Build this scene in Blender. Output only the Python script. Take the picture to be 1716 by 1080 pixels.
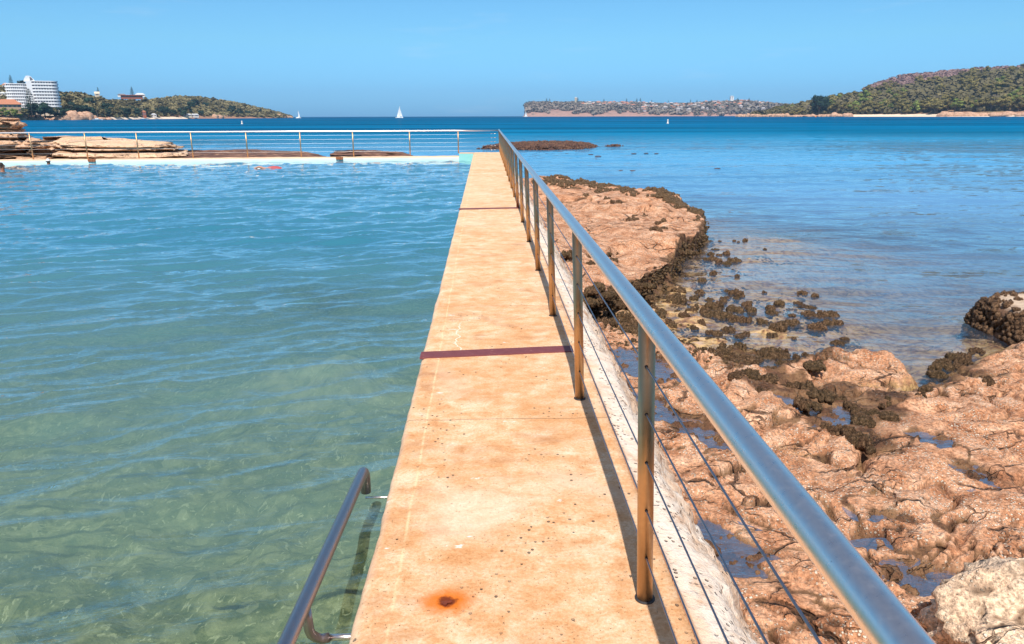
import bpy, bmesh, math, random
import numpy as np
R = math.radians
for o in list(bpy.data.objects): bpy.data.objects.remove(o)
scene = bpy.context.scene
col = scene.collection

# ------------------------------------------------------------------ camera, sky, sun, exposure
CAM_H = 1.56; FPX = 1240.0; PITCH = R(15.56); YAW = R(1.96); ROLL = R(-0.17)
cf = np.array([math.sin(YAW)*math.cos(PITCH), math.cos(YAW)*math.cos(PITCH), -math.sin(PITCH)])
_r0 = np.array([math.cos(YAW), -math.sin(YAW), 0.0]); _u0 = np.cross(_r0, cf)
cr = _r0*math.cos(ROLL)+_u0*math.sin(ROLL); cu = -_r0*math.sin(ROLL)+_u0*math.cos(ROLL)
from mathutils import Matrix, Vector
cam_d = bpy.data.cameras.new('camera'); cam = bpy.data.objects.new('camera', cam_d); col.objects.link(cam)
m = Matrix.Identity(4)
for i in range(3):
    m[i][0] = cr[i]; m[i][1] = cu[i]; m[i][2] = -cf[i]
m[2][3] = CAM_H
cam.matrix_world = m
cam_d.sensor_fit = 'HORIZONTAL'; cam_d.sensor_width = 36.0; cam_d.lens = 36.0*FPX/1716.0
cam_d.clip_start = 0.05; cam_d.clip_end = 30000
scene.camera = cam

SUN_EL, SUN_AZ = R(56), R(186)          # azimuth clockwise from +Y: behind the camera
world = bpy.data.worlds.new('World'); scene.world = world; world.use_nodes = True
wn = world.node_tree; wn.nodes.clear()
w_out = wn.nodes.new('ShaderNodeOutputWorld'); w_bg = wn.nodes.new('ShaderNodeBackground')
w_sky = wn.nodes.new('ShaderNodeTexSky'); w_sky.sky_type = 'NISHITA'; w_sky.sun_disc = False
w_sky.sun_elevation = SUN_EL; w_sky.sun_rotation = SUN_AZ
w_sky.air_density = 1.0; w_sky.dust_density = 0.6; w_sky.ozone_density = 1.6; w_sky.altitude = 0
w_bg.inputs['Strength'].default_value = 0.102
w_tint = wn.nodes.new('ShaderNodeMix'); w_tint.data_type = 'RGBA'; w_tint.blend_type = 'MULTIPLY'; w_tint.inputs[0].default_value = 1.0
w_tc = wn.nodes.new('ShaderNodeTexCoord'); w_sep = wn.nodes.new('ShaderNodeSeparateXYZ'); w_rmp = wn.nodes.new('ShaderNodeValToRGB')
wn.links.new(w_tc.outputs['Generated'], w_sep.inputs[0]); wn.links.new(w_sep.outputs[2], w_rmp.inputs[0])
_e = w_rmp.color_ramp.elements
for _ in range(3): _e.new(0.5)
for _q, (_p, _c) in zip(_e, ((0.0, (0.32, 0.87, 1.80)), (0.035, (0.37, 0.90, 1.64)), (0.09, (0.50, 1.00, 1.36)), (0.30, (0.58, 1.04, 1.20)), (0.80, (1.7, 1.38, 1.12)))):
    _q.position = _p; _q.color = (*_c, 1)
wn.links.new(w_rmp.outputs[0], w_tint.inputs[7])
w_map = wn.nodes.new('ShaderNodeMapping'); w_map.inputs['Scale'].default_value = (3.0, 3.0, 26.0); w_nz = wn.nodes.new('ShaderNodeTexNoise'); w_nz.inputs['Scale'].default_value = 1.6; w_nz.inputs['Detail'].default_value = 6; w_nz.inputs['Roughness'].default_value = 0.6
w_mr = wn.nodes.new('ShaderNodeMapRange'); w_mr.inputs[1].default_value = 0.60; w_mr.inputs[2].default_value = 0.85; w_mr.inputs[4].default_value = 0.22
w_cl = wn.nodes.new('ShaderNodeMix'); w_cl.data_type = 'RGBA'; w_cl.inputs[7].default_value = (7.5, 8.0, 8.4, 1)
wn.links.new(w_tc.outputs['Generated'], w_map.inputs[0]); wn.links.new(w_map.outputs[0], w_nz.inputs[0]); wn.links.new(w_nz.outputs[0], w_mr.inputs[0]); wn.links.new(w_mr.outputs[0], w_cl.inputs[0])

wn.links.new(w_sky.outputs[0], w_tint.inputs[6]); wn.links.new(w_tint.outputs[2], w_cl.inputs[6]); wn.links.new(w_cl.outputs[2], w_bg.inputs[0]); wn.links.new(w_bg.outputs[0], w_out.inputs[0])

sun_d = bpy.data.lights.new('sun', 'SUN'); sun_d.energy = 4.8; sun_d.angle = R(0.5); sun_d.color = (1.0, 0.95, 0.87)
sun = bpy.data.objects.new('sun', sun_d); col.objects.link(sun)
sdir = Vector((math.sin(SUN_AZ)*math.cos(SUN_EL), math.cos(SUN_AZ)*math.cos(SUN_EL), math.sin(SUN_EL)))
sun.rotation_euler = sdir.to_track_quat('Z', 'Y').to_euler()
scene.view_settings.view_transform = 'Standard'; scene.view_settings.look = 'None'
scene.view_settings.exposure = 0.14; scene.view_settings.gamma = 1.0
scene.cycles.max_bounces = 8; scene.cycles.transparent_max_bounces = 8; scene.cycles.volume_bounces = 0
scene.cycles.caustics_reflective = False; scene.cycles.caustics_refractive = False
scene.cycles.sample_clamp_indirect = 3.0

SEA = -0.95; POOL = -0.33
# ------------------------------------------------------------------ helpers
def ray(x, y): return cf*FPX + cr*(x-858) - cu*(y-540)
def gp(x, y, z=0.0):
    d = ray(x, y); t = (z-CAM_H)/d[2]; return np.array([d[0]*t, d[1]*t, z])
def far(x, y, D):
    d = ray(x, y); h = math.hypot(d[0], d[1]); t = D/h; return np.array([d[0]*t, d[1]*t, CAM_H+d[2]*t])

def _hash(ix, iy, iz, seed):
    h = (ix.astype(np.int64)*374761393 + iy.astype(np.int64)*668265263 + iz.astype(np.int64)*2147483647 + seed*974634777) & 0xffffffff
    h = ((h ^ (h >> 13))*1274126177) & 0xffffffff
    h = ((h ^ (h >> 16))*2246822519) & 0xffffffff
    return (h ^ (h >> 15)) & 0xffffffff
_G = np.random.RandomState(5).normal(size=(256, 3)); _G /= np.linalg.norm(_G, axis=1)[:, None]
def noise(x, y, z=0.0, seed=0):
    x = np.asarray(x, float); y = np.asarray(y, float); z = np.zeros_like(x)+z
    xi = np.floor(x); yi = np.floor(y); zi = np.floor(z); fx = x-xi; fy = y-yi; fz = z-zi
    u = fx*fx*fx*(fx*(fx*6-15)+10); v = fy*fy*fy*(fy*(fy*6-15)+10); w = fz*fz*fz*(fz*(fz*6-15)+10)
    out = 0
    for dx in (0, 1):
        for dy in (0, 1):
            for dz in (0, 1):
                g = _G[_hash(xi+dx, yi+dy, zi+dz, seed) & 255]
                d = g[..., 0]*(fx-dx)+g[..., 1]*(fy-dy)+g[..., 2]*(fz-dz)
                out = out + d*(u if dx else 1-u)*(v if dy else 1-v)*(w if dz else 1-w)
    return out*1.5
def fbm(x, y, z=0.0, oct=4, seed=0, gain=0.5, lac=2.03):
    s = 0; a = 1.0; f = 1.0
    for i in range(oct):
        s = s + a*noise(np.asarray(x)*f, np.asarray(y)*f, np.asarray(z)*f, seed+i*17); a *= gain; f *= lac
    return s
def worley(x, y, seed=0):
    x = np.asarray(x, float); y = np.asarray(y, float); xi = np.floor(x); yi = np.floor(y)
    f1 = np.full(x.shape, 9.0); f2 = np.full(x.shape, 9.0)
    for dx in (-1, 0, 1):
        for dy in (-1, 0, 1):
            h = _hash(xi+dx, yi+dy, xi*0, seed)
            px = xi+dx+(h & 0xffff)/65535.0; py = yi+dy+((h >> 16) & 0xffff)/65535.0
            d = np.hypot(x-px, y-py); nf1 = np.minimum(f1, d); f2 = np.minimum(f2, np.maximum(f1, d)); f1 = nf1
    return f1, f2
def sstep(a, b, x):
    t = np.clip((x-a)/(b-a), 0, 1); return t*t*(3-2*t)
def sdf(px, py, poly):
    """signed distance, positive inside"""
    px = np.asarray(px, float); py = np.asarray(py, float)
    P = np.asarray(poly, float); d = np.full(px.shape, 1e9); ins = np.zeros(px.shape, bool)
    for i in range(len(P)):
        a = P[i]; b = P[(i+1) % len(P)]; e = b-a
        t = np.clip(((px-a[0])*e[0]+(py-a[1])*e[1])/(e@e+1e-12), 0, 1)
        d = np.minimum(d, np.hypot(px-a[0]-t*e[0], py-a[1]-t*e[1]))
        c = ((a[1] > py) != (b[1] > py)); xx = a[0]+(py-a[1])*(e[0])/(e[1] if abs(e[1]) > 1e-12 else 1e-12)
        ins ^= c & (px < xx)
    return np.where(ins, d, -d)

def link(o, parent=None):
    col.objects.link(o)
    if parent is not None: o.parent = parent
    return o
def mesh(name, verts, faces, mat, parent=None, smooth=False, loc=None):
    me = bpy.data.meshes.new(name)
    V = np.asarray(verts, np.float32)
    if isinstance(faces, np.ndarray):
        k = faces.shape[1]; n = len(faces)
        me.vertices.add(len(V)); me.vertices.foreach_set('co', V.ravel())
        me.loops.add(n*k); me.loops.foreach_set('vertex_index', faces.astype(np.int32).ravel())
        me.polygons.add(n); me.polygons.foreach_set('loop_start', np.arange(0, n*k, k, dtype=np.int32))
        try: me.polygons.foreach_set('loop_total', np.full(n, k, np.int32))
        except Exception: pass
        me.update(calc_edges=True)
    else:
        me.from_pydata([tuple(map(float, v)) for v in V], [], [tuple(map(int, f)) for f in faces]); me.update()
    me.validate()
    if smooth: me.polygons.foreach_set('use_smooth', np.ones(len(me.polygons), bool))
    if mat is not None: me.materials.append(mat)
    o = bpy.data.objects.new(name, me)
    if loc is not None: o.location = loc
    return link(o, parent)
def tag(o, label=None, cat=None, group=None, kind=None):
    if label: o['label'] = label
    if cat: o['category'] = cat
    if group: o['group'] = group
    if kind: o['kind'] = kind
    return o
def empty(name, loc, label, cat, group=None, rz=0.0):
    o = bpy.data.objects.new(name, None); o.location = tuple(map(float, loc)); o.rotation_euler = (0, 0, rz); link(o)
    return tag(o, label, cat, group)
def gridfaces(nr, nc):
    i = np.arange(nr-1)[:, None]*nc+np.arange(nc-1)[None, :]
    return np.stack([i, i+1, i+nc+1, i+nc], -1).reshape(-1, 4)
class MB:
    """collects shapes for ONE mesh object"""
    def __init__(s): s.v = []; s.f = []; s.n = 0
    def add(s, v, f):
        s.v.append(np.asarray(v, float)); s.f += [tuple(int(i)+s.n for i in q) for q in f]; s.n += len(v); return s
    def box(s, x0, x1, y0, y1, z0, z1):
        v = [(x, y, z) for z in (z0, z1) for y in (y0, y1) for x in (x0, x1)]
        return s.add(v, [(0, 2, 3, 1), (4, 5, 7, 6), (0, 1, 5, 4), (1, 3, 7, 5), (3, 2, 6, 7), (2, 0, 4, 6)])
    def tube(s, pts, r, n=12, caps=True):
        pts = [np.asarray(p, float) for p in pts]; rr = r if hasattr(r, '__len__') else [r]*len(pts)
        base = []; prev = None
        for i, p in enumerate(pts):
            t = (pts[min(i+1, len(pts)-1)]-pts[max(i-1, 0)]); t = t/np.linalg.norm(t)
            if prev is None:
                a = np.array([0, 0, 1.0]) if abs(t[2]) < 0.9 else np.array([1.0, 0, 0])
                u = np.cross(a, t)
            else: u = prev-t*(prev@t)
            u /= np.linalg.norm(u); prev = u; w = np.cross(t, u)
            for k in range(n):
                a = 2*math.pi*k/n; base.append(p+rr[i]*(u*math.cos(a)+w*math.sin(a)))
        f = [(i*n+k, i*n+(k+1) % n, (i+1)*n+(k+1) % n, (i+1)*n+k) for i in range(len(pts)-1) for k in range(n)]
        if caps: f += [tuple(range(n))[::-1], tuple((len(pts)-1)*n+k for k in range(n))]
        return s.add(base, f)
    def lathe(s, prof, c=(0, 0, 0), n=16, sx=1, sy=1):
        v = [(c[0]+r*math.cos(2*math.pi*k/n)*sx, c[1]+r*math.sin(2*math.pi*k/n)*sy, c[2]+z) for r, z in prof for k in range(n)]
        f = [(i*n+k, i*n+(k+1) % n, (i+1)*n+(k+1) % n, (i+1)*n+k) for i in range(len(prof)-1) for k in range(n)]
        f += [tuple(range(n))[::-1], tuple((len(prof)-1)*n+k for k in range(n))]
        return s.add(v, f)
    def build(s, name, mat, parent=None, smooth=False, loc=None):
        o = mesh(name, np.concatenate(s.v), s.f, mat, parent, False, loc)
        if smooth:
            for p in o.data.polygons: p.use_smooth = len(p.vertices) <= 4
        return o
def ico(sub=2):
    bm = bmesh.new(); bmesh.ops.create_icosphere(bm, subdivisions=sub, radius=1.0)
    v = np.array([p.co[:] for p in bm.verts]); f = np.array([[q.index for q in fc.verts] for fc in bm.faces]); bm.free(); return v, f
ICO1 = ico(1); ICO2 = ico(2); ICO3 = ico(3); ICO5 = ico(5)

# ------------------------------------------------------------------ materials
class NT:
    def __init__(s, name):
        s.m = bpy.data.materials.new(name); s.m.use_nodes = True; s.t = s.m.node_tree; s.t.nodes.clear()
        s.out = s.t.nodes.new('ShaderNodeOutputMaterial'); s.co = None
    def n(s, typ, **kw):
        nd = s.t.nodes.new(typ)
        for k, v in kw.items(): setattr(nd, k, v)
        return nd
    def l(s, a, b): s.t.links.new(a, b)
    def put(s, sock, v):
        if v is None: return
        if isinstance(v, bpy.types.NodeSocket): s.l(v, sock)
        elif hasattr(v, '__len__') and len(v) == 3 and sock.type == 'RGBA': sock.default_value = (*v, 1)
        else: sock.default_value = v
    def coord(s):
        if s.co is None: s.co = s.n('ShaderNodeTexCoord').outputs['Object']
        return s.co
    def map(s, scale=(1, 1, 1), rot=(0, 0, 0), loc=(0, 0, 0), vec=None):
        mp = s.n('ShaderNodeMapping'); s.put(mp.inputs[0], vec or s.coord()); mp.inputs['Scale'].default_value = scale
        mp.inputs['Rotation'].default_value = rot; mp.inputs['Location'].default_value = loc; return mp.outputs[0]
    def noise(s, scale, detail=4, rough=0.55, vec=None, dist=0.0):
        t = s.n('ShaderNodeTexNoise'); s.put(t.inputs['Vector'], vec or s.coord())
        t.inputs['Scale'].default_value = scale; t.inputs['Detail'].default_value = detail; t.inputs['Roughness'].default_value = rough
        t.inputs['Distortion'].default_value = dist; return t.outputs[0]
    def vor(s, scale, feature='F1', vec=None, out=0, rand=1.0):
        t = s.n('ShaderNodeTexVoronoi', feature=feature); s.put(t.inputs['Vector'], vec or s.coord())
        t.inputs['Scale'].default_value = scale; t.inputs['Randomness'].default_value = rand; return t.outputs[out]
    def ramp(s, fac, stops):
        r = s.n('ShaderNodeValToRGB'); s.put(r.inputs[0], fac); e = r.color_ramp.elements
        while len(e) < len(stops): e.new(0.5)
        for q, (p, c) in zip(e, stops):
            q.position = p; q.color = (*c, 1) if hasattr(c, '__len__') else (c, c, c, 1)
        return r.outputs[0]
    def mr(s, v, a, b, c=0.0, d=1.0, smooth=False):
        t = s.n('ShaderNodeMapRange'); t.interpolation_type = 'SMOOTHSTEP' if smooth else 'LINEAR'
        s.put(t.inputs[0], v)
        for i, q in zip((1, 2, 3, 4), (a, b, c, d)): s.put(t.inputs[i], q)
        return t.outputs[0]
    def math(s, op, a, b=None, c=None):
        t = s.n('ShaderNodeMath', operation=op); s.put(t.inputs[0], a)
        if b is not None: s.put(t.inputs[1], b)
        if c is not None: s.put(t.inputs[2], c)
        return t.outputs[0]
    def mix(s, fac, a, b, blend='MIX'):
        t = s.n('ShaderNodeMix', data_type='RGBA', blend_type=blend); s.put(t.inputs[0], fac); s.put(t.inputs[6], a); s.put(t.inputs[7], b); return t.outputs[2]
    def xyz(s, vec=None):
        t = s.n('ShaderNodeSeparateXYZ'); s.put(t.inputs[0], vec or s.coord()); return t.outputs
    def bump(s, h, dist=0.01, strength=1.0, normal=None):
        t = s.n('ShaderNodeBump'); s.put(t.inputs['Height'], h); t.inputs['Distance'].default_value = dist; t.inputs['Strength'].default_value = strength
        if normal is not None: s.l(normal, t.inputs['Normal'])
        return t.outputs[0]
    def prin(s, color, rough=0.8, metal=0.0, normal=None, spec=None, emis=None):
        b = s.n('ShaderNodeBsdfPrincipled'); s.put(b.inputs['Base Color'], color); s.put(b.inputs['Roughness'], rough); s.put(b.inputs['Metallic'], metal)
        if normal is not None: s.l(normal, b.inputs['Normal'])
        if spec is not None: s.put(b.inputs['Specular IOR Level'], spec)
        s.l(b.outputs[0], s.out.inputs[0]); return b
    def geo(s, name='Position'): return s.n('ShaderNodeNewGeometry').outputs[name]
    def attr(s, name): return s.n('ShaderNodeAttribute', attribute_name=name).outputs['Fac']

def simple(name, c, rough=0.7, metal=0.0, var=0.15, scale=5.0, bump=0.0, spec=None):
    t = NT(name); n_ = t.noise(scale, 4)
    cc = t.mix(n_, tuple(q*(1-var) for q in c), tuple(min(1, q*(1+var)) for q in c))
    t.prin(cc, rough, metal, t.bump(n_, bump) if bump else None, spec); return t.m

# --- pale orange concrete of the walkway
def mat_deck():
    t = NT('walkway_concrete'); x, y, z = t.xyz()[:3]
    big = t.noise(1.7, 6, 0.65, t.map((1.2, 0.9, 1))); mid = t.noise(6.5, 8, 0.74, t.map((0.95, 1.25, 1)), 0.25); fine = t.noise(75, 5, 0.78)
    c = t.ramp(mid, [(0.30, (0.60, 0.275, 0.115)), (0.42, (0.76, 0.44, 0.23)), (0.51, (0.83, 0.55, 0.335)), (0.60, (0.86, 0.655, 0.45)), (0.72, (0.87, 0.74, 0.58))])
    c = t.mix(t.mr(big, 0.42, 0.66), c, t.mix(0.65, c, (0.66, 0.315, 0.120)))
    c = t.mix(t.mr(fine, 0.40, 0.62, 0.0, 0.75), c, t.mix(1.0, c, (0.76, 0.62, 0.50), 'MULTIPLY'))
    # brown stained blotches, drawn out across the walk
    st = t.noise(2.6, 8, 0.74, t.map((0.8, 1.35, 1), loc=(4, 2, 0)), 0.3)
    lg = t.noise(0.9, 3, 0.5, t.map((0.9, 0.6, 1), loc=(1, 6, 0))); c = t.mix(t.math('MULTIPLY', t.mr(st, 0.52, 0.66, 0, 0.8), t.mr(lg, 0.42, 0.58, 0.2, 1.0)), c, (0.42, 0.175, 0.070))
    bl = t.noise(1.5, 4, 0.6, t.map((1, 0.8, 1), loc=(11, 2, 0)), 0.5); c = t.mix(t.mr(bl, 0.54, 0.70, 0, 0.30), c, (0.89, 0.77, 0.63))
    c = t.mix(t.math('MULTIPLY', t.mr(y, 4, 14, 0, 0.35), t.mr(lg, 0.3, 0.6)), c, (0.87, 0.68, 0.47))
    # white scuffs
    wh = t.noise(7.0, 5, 0.6, t.map((0.7, 1.6, 1), loc=(9, 3, 0)))
    c = t.mix(t.mr(wh, 0.675, 0.70, 0, 0.85), c, (0.86, 0.82, 0.76))
    # dark pits
    v = t.vor(26, 'F1', t.map((1, 0.8, 1))); keep = t.noise(3.1, 2, 0.5, t.map(loc=(3, 7, 0)))
    pit = t.math('MULTIPLY', t.mr(v, 0.11, 0.17, 1, 0), t.mr(keep, 0.50, 0.60))
    v2 = t.vor(70, 'F1'); pit2 = t.math('MULTIPLY', t.mr(v2, 0.10, 0.17, 1, 0), t.mr(fine, 0.52, 0.56))
    pits = t.math('MAXIMUM', pit, t.math('MULTIPLY', pit2, 0.7))
    c = t.mix(t.math('MULTIPLY', pits, 0.8), c, (0.10, 0.065, 0.05))
    # cast joint parallel to the pool edge, brighter margin outside it
    wob = t.math('MULTIPLY_ADD', t.noise(2.5, 5), 0.03, -0.015)
    xs = t.math('ADD', x, wob); ax = t.math('ADD', xs, t.math('MULTIPLY', y, 0.0028))
    ln = t.mr(t.math('ABSOLUTE', t.math('ADD', ax, 0.318)), 0.002, 0.008, 1, 0)
    c = t.mix(t.math('MULTIPLY', ln, t.mr(mid, 0.40, 0.56, 0.0, 0.6)), c, (0.90, 0.68, 0.40))
    edge = t.mr(t.math('ADD', ax, t.math('MULTIPLY_ADD', mid, 0.12, -0.06)), -0.46, -0.40, 0.45, 0)
    c = t.mix(edge, c, (0.88, 0.80, 0.70))
    # cross joints every slab
    fy = t.math('FRACT', t.math('MULTIPLY', t.math('ADD', y, wob), 1/2.45))
    cj = t.mr(t.math('ABSOLUTE', t.math('ADD', fy, -0.5)), 0.0008, 0.0022, 1, 0)
    c = t.mix(t.math('MULTIPLY', cj, t.mr(mid, 0.4, 0.6, 0.1, 0.5)), c, (0.35, 0.17, 0.09))
    # rust spot round a cut-off bolt
    rp = gp(748, 1009); d = t.n('ShaderNodeVectorMath', operation='DISTANCE')
    mp = t.map((0.75, 1.0, 0), loc=(-rp[0]*0.75, -rp[1], 0)); wv = t.n('ShaderNodeVectorMath', operation='LENGTH'); t.l(mp, wv.inputs[0])
    dd = t.math('ADD', wv.outputs['Value'], t.math('MULTIPLY_ADD', t.noise(30, 4), 0.05, -0.025))
    c = t.mix(t.mr(dd, 0.015, 0.095, 1.0, 0, True), c, (0.72, 0.17, 0.010))
    c = t.mix(t.mr(dd, 0.014, 0.032, 0.9, 0, True), c, (0.12, 0.018, 0.008))
    # whitish crack before the first strip
    cr_ = gp(768, 565); cx = t.math('ADD', x, t.math('MULTIPLY_ADD', t.noise(4.0, 4, 0.6, t.map((0, 1, 0))), 0.22, -0.11-cr_[0]))
    crk = t.math('MULTIPLY', t.mr(t.math('ABSOLUTE', cx), 0.002, 0.006, 1, 0), t.mr(t.math('ABSOLUTE', t.math('ADD', y, -cr_[1])), 0.28, 0.42, 1, 0))
    c = t.mix(crk, c, (0.85, 0.74, 0.60))
    h = t.math('ADD', t.math('MULTIPLY', fine, 0.5), t.math('MULTIPLY', mid, 0.6)); h = t.math('SUBTRACT', h, t.math('MULTIPLY', pits, 1.2))
    h = t.math('SUBTRACT', h, t.math('MULTIPLY', cj, 0.8))
    t.prin(c, 0.85, 0, t.bump(h, 0.006, 1.0), 0.25); return t.m

def mat_seawall():
    t = NT('seawall_concrete'); x, y, z = t.xyz()[:3]
    a = t.noise(6, 6, 0.7); b = t.noise(22, 5, 0.7); v = t.vor(38, 'F1', t.map(loc=(2, 1, 3)))
    c = t.ramp(a, [(0.3, (0.58, 0.33, 0.19)), (0.5, (0.78, 0.58, 0.43)), (0.65, (0.86, 0.76, 0.66))])
    white = t.mr(t.math('ADD', z, t.math('MULTIPLY_ADD', b, 0.06, -0.03)), -0.14, -0.085)
    c = t.mix(t.math('MULTIPLY', white, t.mr(a, 0.34, 0.52, 0.15, 0.9)), c, (0.84, 0.71, 0.60))
    or_ = t.mr(t.math('ADD', z, t.math('MULTIPLY_ADD', a, 0.03, -0.015)), -0.034, -0.022); c = t.mix(t.math('MULTIPLY', or_, 0.8), c, (0.74, 0.42, 0.22))
    pit = t.math('MULTIPLY', t.mr(v, 0.16, 0.30, 1, 0), t.mr(t.noise(4, 3), 0.44, 0.54))
    c = t.mix(t.math('MULTIPLY', pit, 0.75), c, (0.20, 0.12, 0.08))
    c = t.mix(t.math('MULTIPLY', t.mr(b, 0.45, 0.75, 0, 0.5), t.mr(z, -0.25, -0.35)), c, (0.40, 0.22, 0.13))
    wet = t.mr(t.math('ADD', z, t.math('MULTIPLY', a, 0.2)), -0.72, -0.50, 1, 0); c = t.mix(wet, c, (0.16, 0.075, 0.04))
    h = t.math('SUBTRACT', t.math('ADD', b, a), pit)
    t.prin(c, 0.9, 0, t.bump(h, 0.018, 1.0), 0.2); return t.m

def mat_rock(name='orange_sandstone', wet0=SEA+0.02, wet1=SEA+0.13, pale=0.0, z_is_world=True, sc=1.0, warm=0):
    t = NT(name); p = t.coord(); z = t.xyz(t.geo('Position'))[2]
    a = t.noise(1.1*sc, 6, 0.62); b = t.noise(5.0*sc, 6, 0.7); f = t.noise(48*sc, 4, 0.75); f2 = t.noise(130*sc, 2, 0.6)
    c = t.ramp(b, [(0.30, (0.25, 0.098, 0.046)), (0.42, (0.45, 0.205, 0.104)), (0.54, (0.61, 0.33, 0.195)), (0.70, (0.78, 0.52, 0.36))])
    c = t.mix(t.mr(a, 0.40, 0.62, 0, 0.45), c, t.mix(0.6, c, (0.46, 0.20, 0.10)))
    stn = t.noise(1.9*sc, 7, 0.75, t.map((0.8, 1.6, 2.0), loc=(3, 3, 0)), 0.4); c = t.mix(t.mr(stn, 0.53, 0.68, 0, 0.6), c, (0.27, 0.12, 0.06))
    if pale: c = t.mix(t.mr(a, 0.25, 0.60, pale*0.5, pale), c, (0.86, 0.58, 0.37) if warm else (0.84, 0.66, 0.48))
    gr = t.mr(f, 0.38, 0.62, 0.50, 1.45); c2 = t.n('ShaderNodeVectorMath', operation='SCALE'); t.l(c, c2.inputs[0]); t.l(gr, c2.inputs['Scale']); c = c2.outputs[0]
    # barnacles: small white specks, in drifts
    v = t.vor(46*sc, 'F1', t.map(loc=(1, 5, 2))); v2 = t.vor(21*sc, 'F1', t.map(loc=(7, 1, 2)))
    drift = t.noise(2.6*sc, 3, 0.6, t.map(loc=(8, 8, 1)))
    sp = t.math('MULTIPLY', t.mr(v, 0.22, 0.34, 1, 0), t.mr(t.math('ADD', t.math('MULTIPLY', f2, 0.5), drift), 0.68, 0.78))
    sp2 = t.math('MULTIPLY', t.mr(v2, 0.12, 0.20, 1, 0), t.mr(drift, 0.42, 0.50)); sp = t.math('MAXIMUM', sp, sp2)
    dry = t.mr(z, wet0+0.05, wet1+0.05)
    c = t.mix(t.math('MULTIPLY', sp, t.math('MULTIPLY', dry, 0.8)), c, (0.86, 0.76, 0.62))
    pock = t.math('MULTIPLY', t.mr(t.vor(33*sc, 'F1', t.map(loc=(5, 2, 9))), 0.08, 0.2, 1, 0), t.mr(b, 0.5, 0.4)); c = t.mix(t.math('MULTIPLY', pock, 0.6), c, (0.10, 0.045, 0.02))
    wv = t.n('ShaderNodeVectorMath', operation='MULTIPLY_ADD'); nz_ = t.n('ShaderNodeTexNoise'); t.l(t.map((1, 1, 1)), nz_.inputs['Vector']); nz_.inputs['Scale'].default_value = 2.2*sc; nz_.inputs['Detail'].default_value = 5
    t.l(nz_.outputs['Color'], wv.inputs[0]); wv.inputs[1].default_value = (0.55, 0.55, 0.2); t.l(t.map((1.0, 1.9, 1.0), (0, 0, R(28))), wv.inputs[2])
    ed = t.n('ShaderNodeTexVoronoi', feature='DISTANCE_TO_EDGE'); t.l(wv.outputs[0], ed.inputs['Vector']); ed.inputs['Scale'].default_value = 1.5*sc
    crk = t.math('MULTIPLY', t.mr(ed.outputs['Distance'], 0.006, 0.026, 1, 0), t.mr(t.noise(1.7*sc, 3, 0.6, t.map(loc=(2, 9, 4))), 0.47, 0.58))
    ed2 = t.n('ShaderNodeTexVoronoi', feature='DISTANCE_TO_EDGE'); t.l(wv.outputs[0], ed2.inputs['Vector']); ed2.inputs['Scale'].default_value = 4.6*sc
    crk = t.math('MAXIMUM', crk, t.math('MULTIPLY', t.mr(ed2.outputs['Distance'], 0.008, 0.035, 0.8, 0), t.mr(t.noise(3.1*sc, 3, 0.6, t.map(loc=(6, 3, 4))), 0.53, 0.64)))
    c = t.mix(t.math('MULTIPLY', crk, 0.85), c, (0.075, 0.035, 0.02))
    # grooves (stored on the mesh: weedy wet hollows, dark crust, shade painted into undercuts)
    zz = t.math('ADD', z, t.math('MULTIPLY_ADD', b, 0.12, -0.06))
    wet = t.mr(zz, wet0, wet1, 1, 0)
    alg = t.ramp(t.noise(9*sc, 5, 0.7), [(0.34, (0.12, 0.060, 0.035)), (0.45, (0.36, 0.20, 0.10)), (0.54, (0.62, 0.42, 0.17)), (0.68, (0.64, 0.46, 0.36))])
    c = t.mix(t.math('MULTIPLY', wet, 0.9), c, alg)
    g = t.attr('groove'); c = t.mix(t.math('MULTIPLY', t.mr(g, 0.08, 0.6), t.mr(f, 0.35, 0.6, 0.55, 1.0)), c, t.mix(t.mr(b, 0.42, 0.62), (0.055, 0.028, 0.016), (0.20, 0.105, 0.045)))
    rough = t.mr(wet, 0, 1, 0.85, 0.35)
    h = t.math('ADD', t.math('MULTIPLY', b, 1.0), t.math('MULTIPLY', f, 0.45)); h = t.math('ADD', h, t.math('MULTIPLY', sp, 0.25)); h = t.math('SUBTRACT', h, t.math('MULTIPLY', pock, 0.4)); h = t.math('SUBTRACT', h, t.math('MULTIPLY', crk, 1.6))
    t.prin(c, rough, 0, t.bump(h, 0.024/sc, 1.0), 0.3); return t.m

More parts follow.
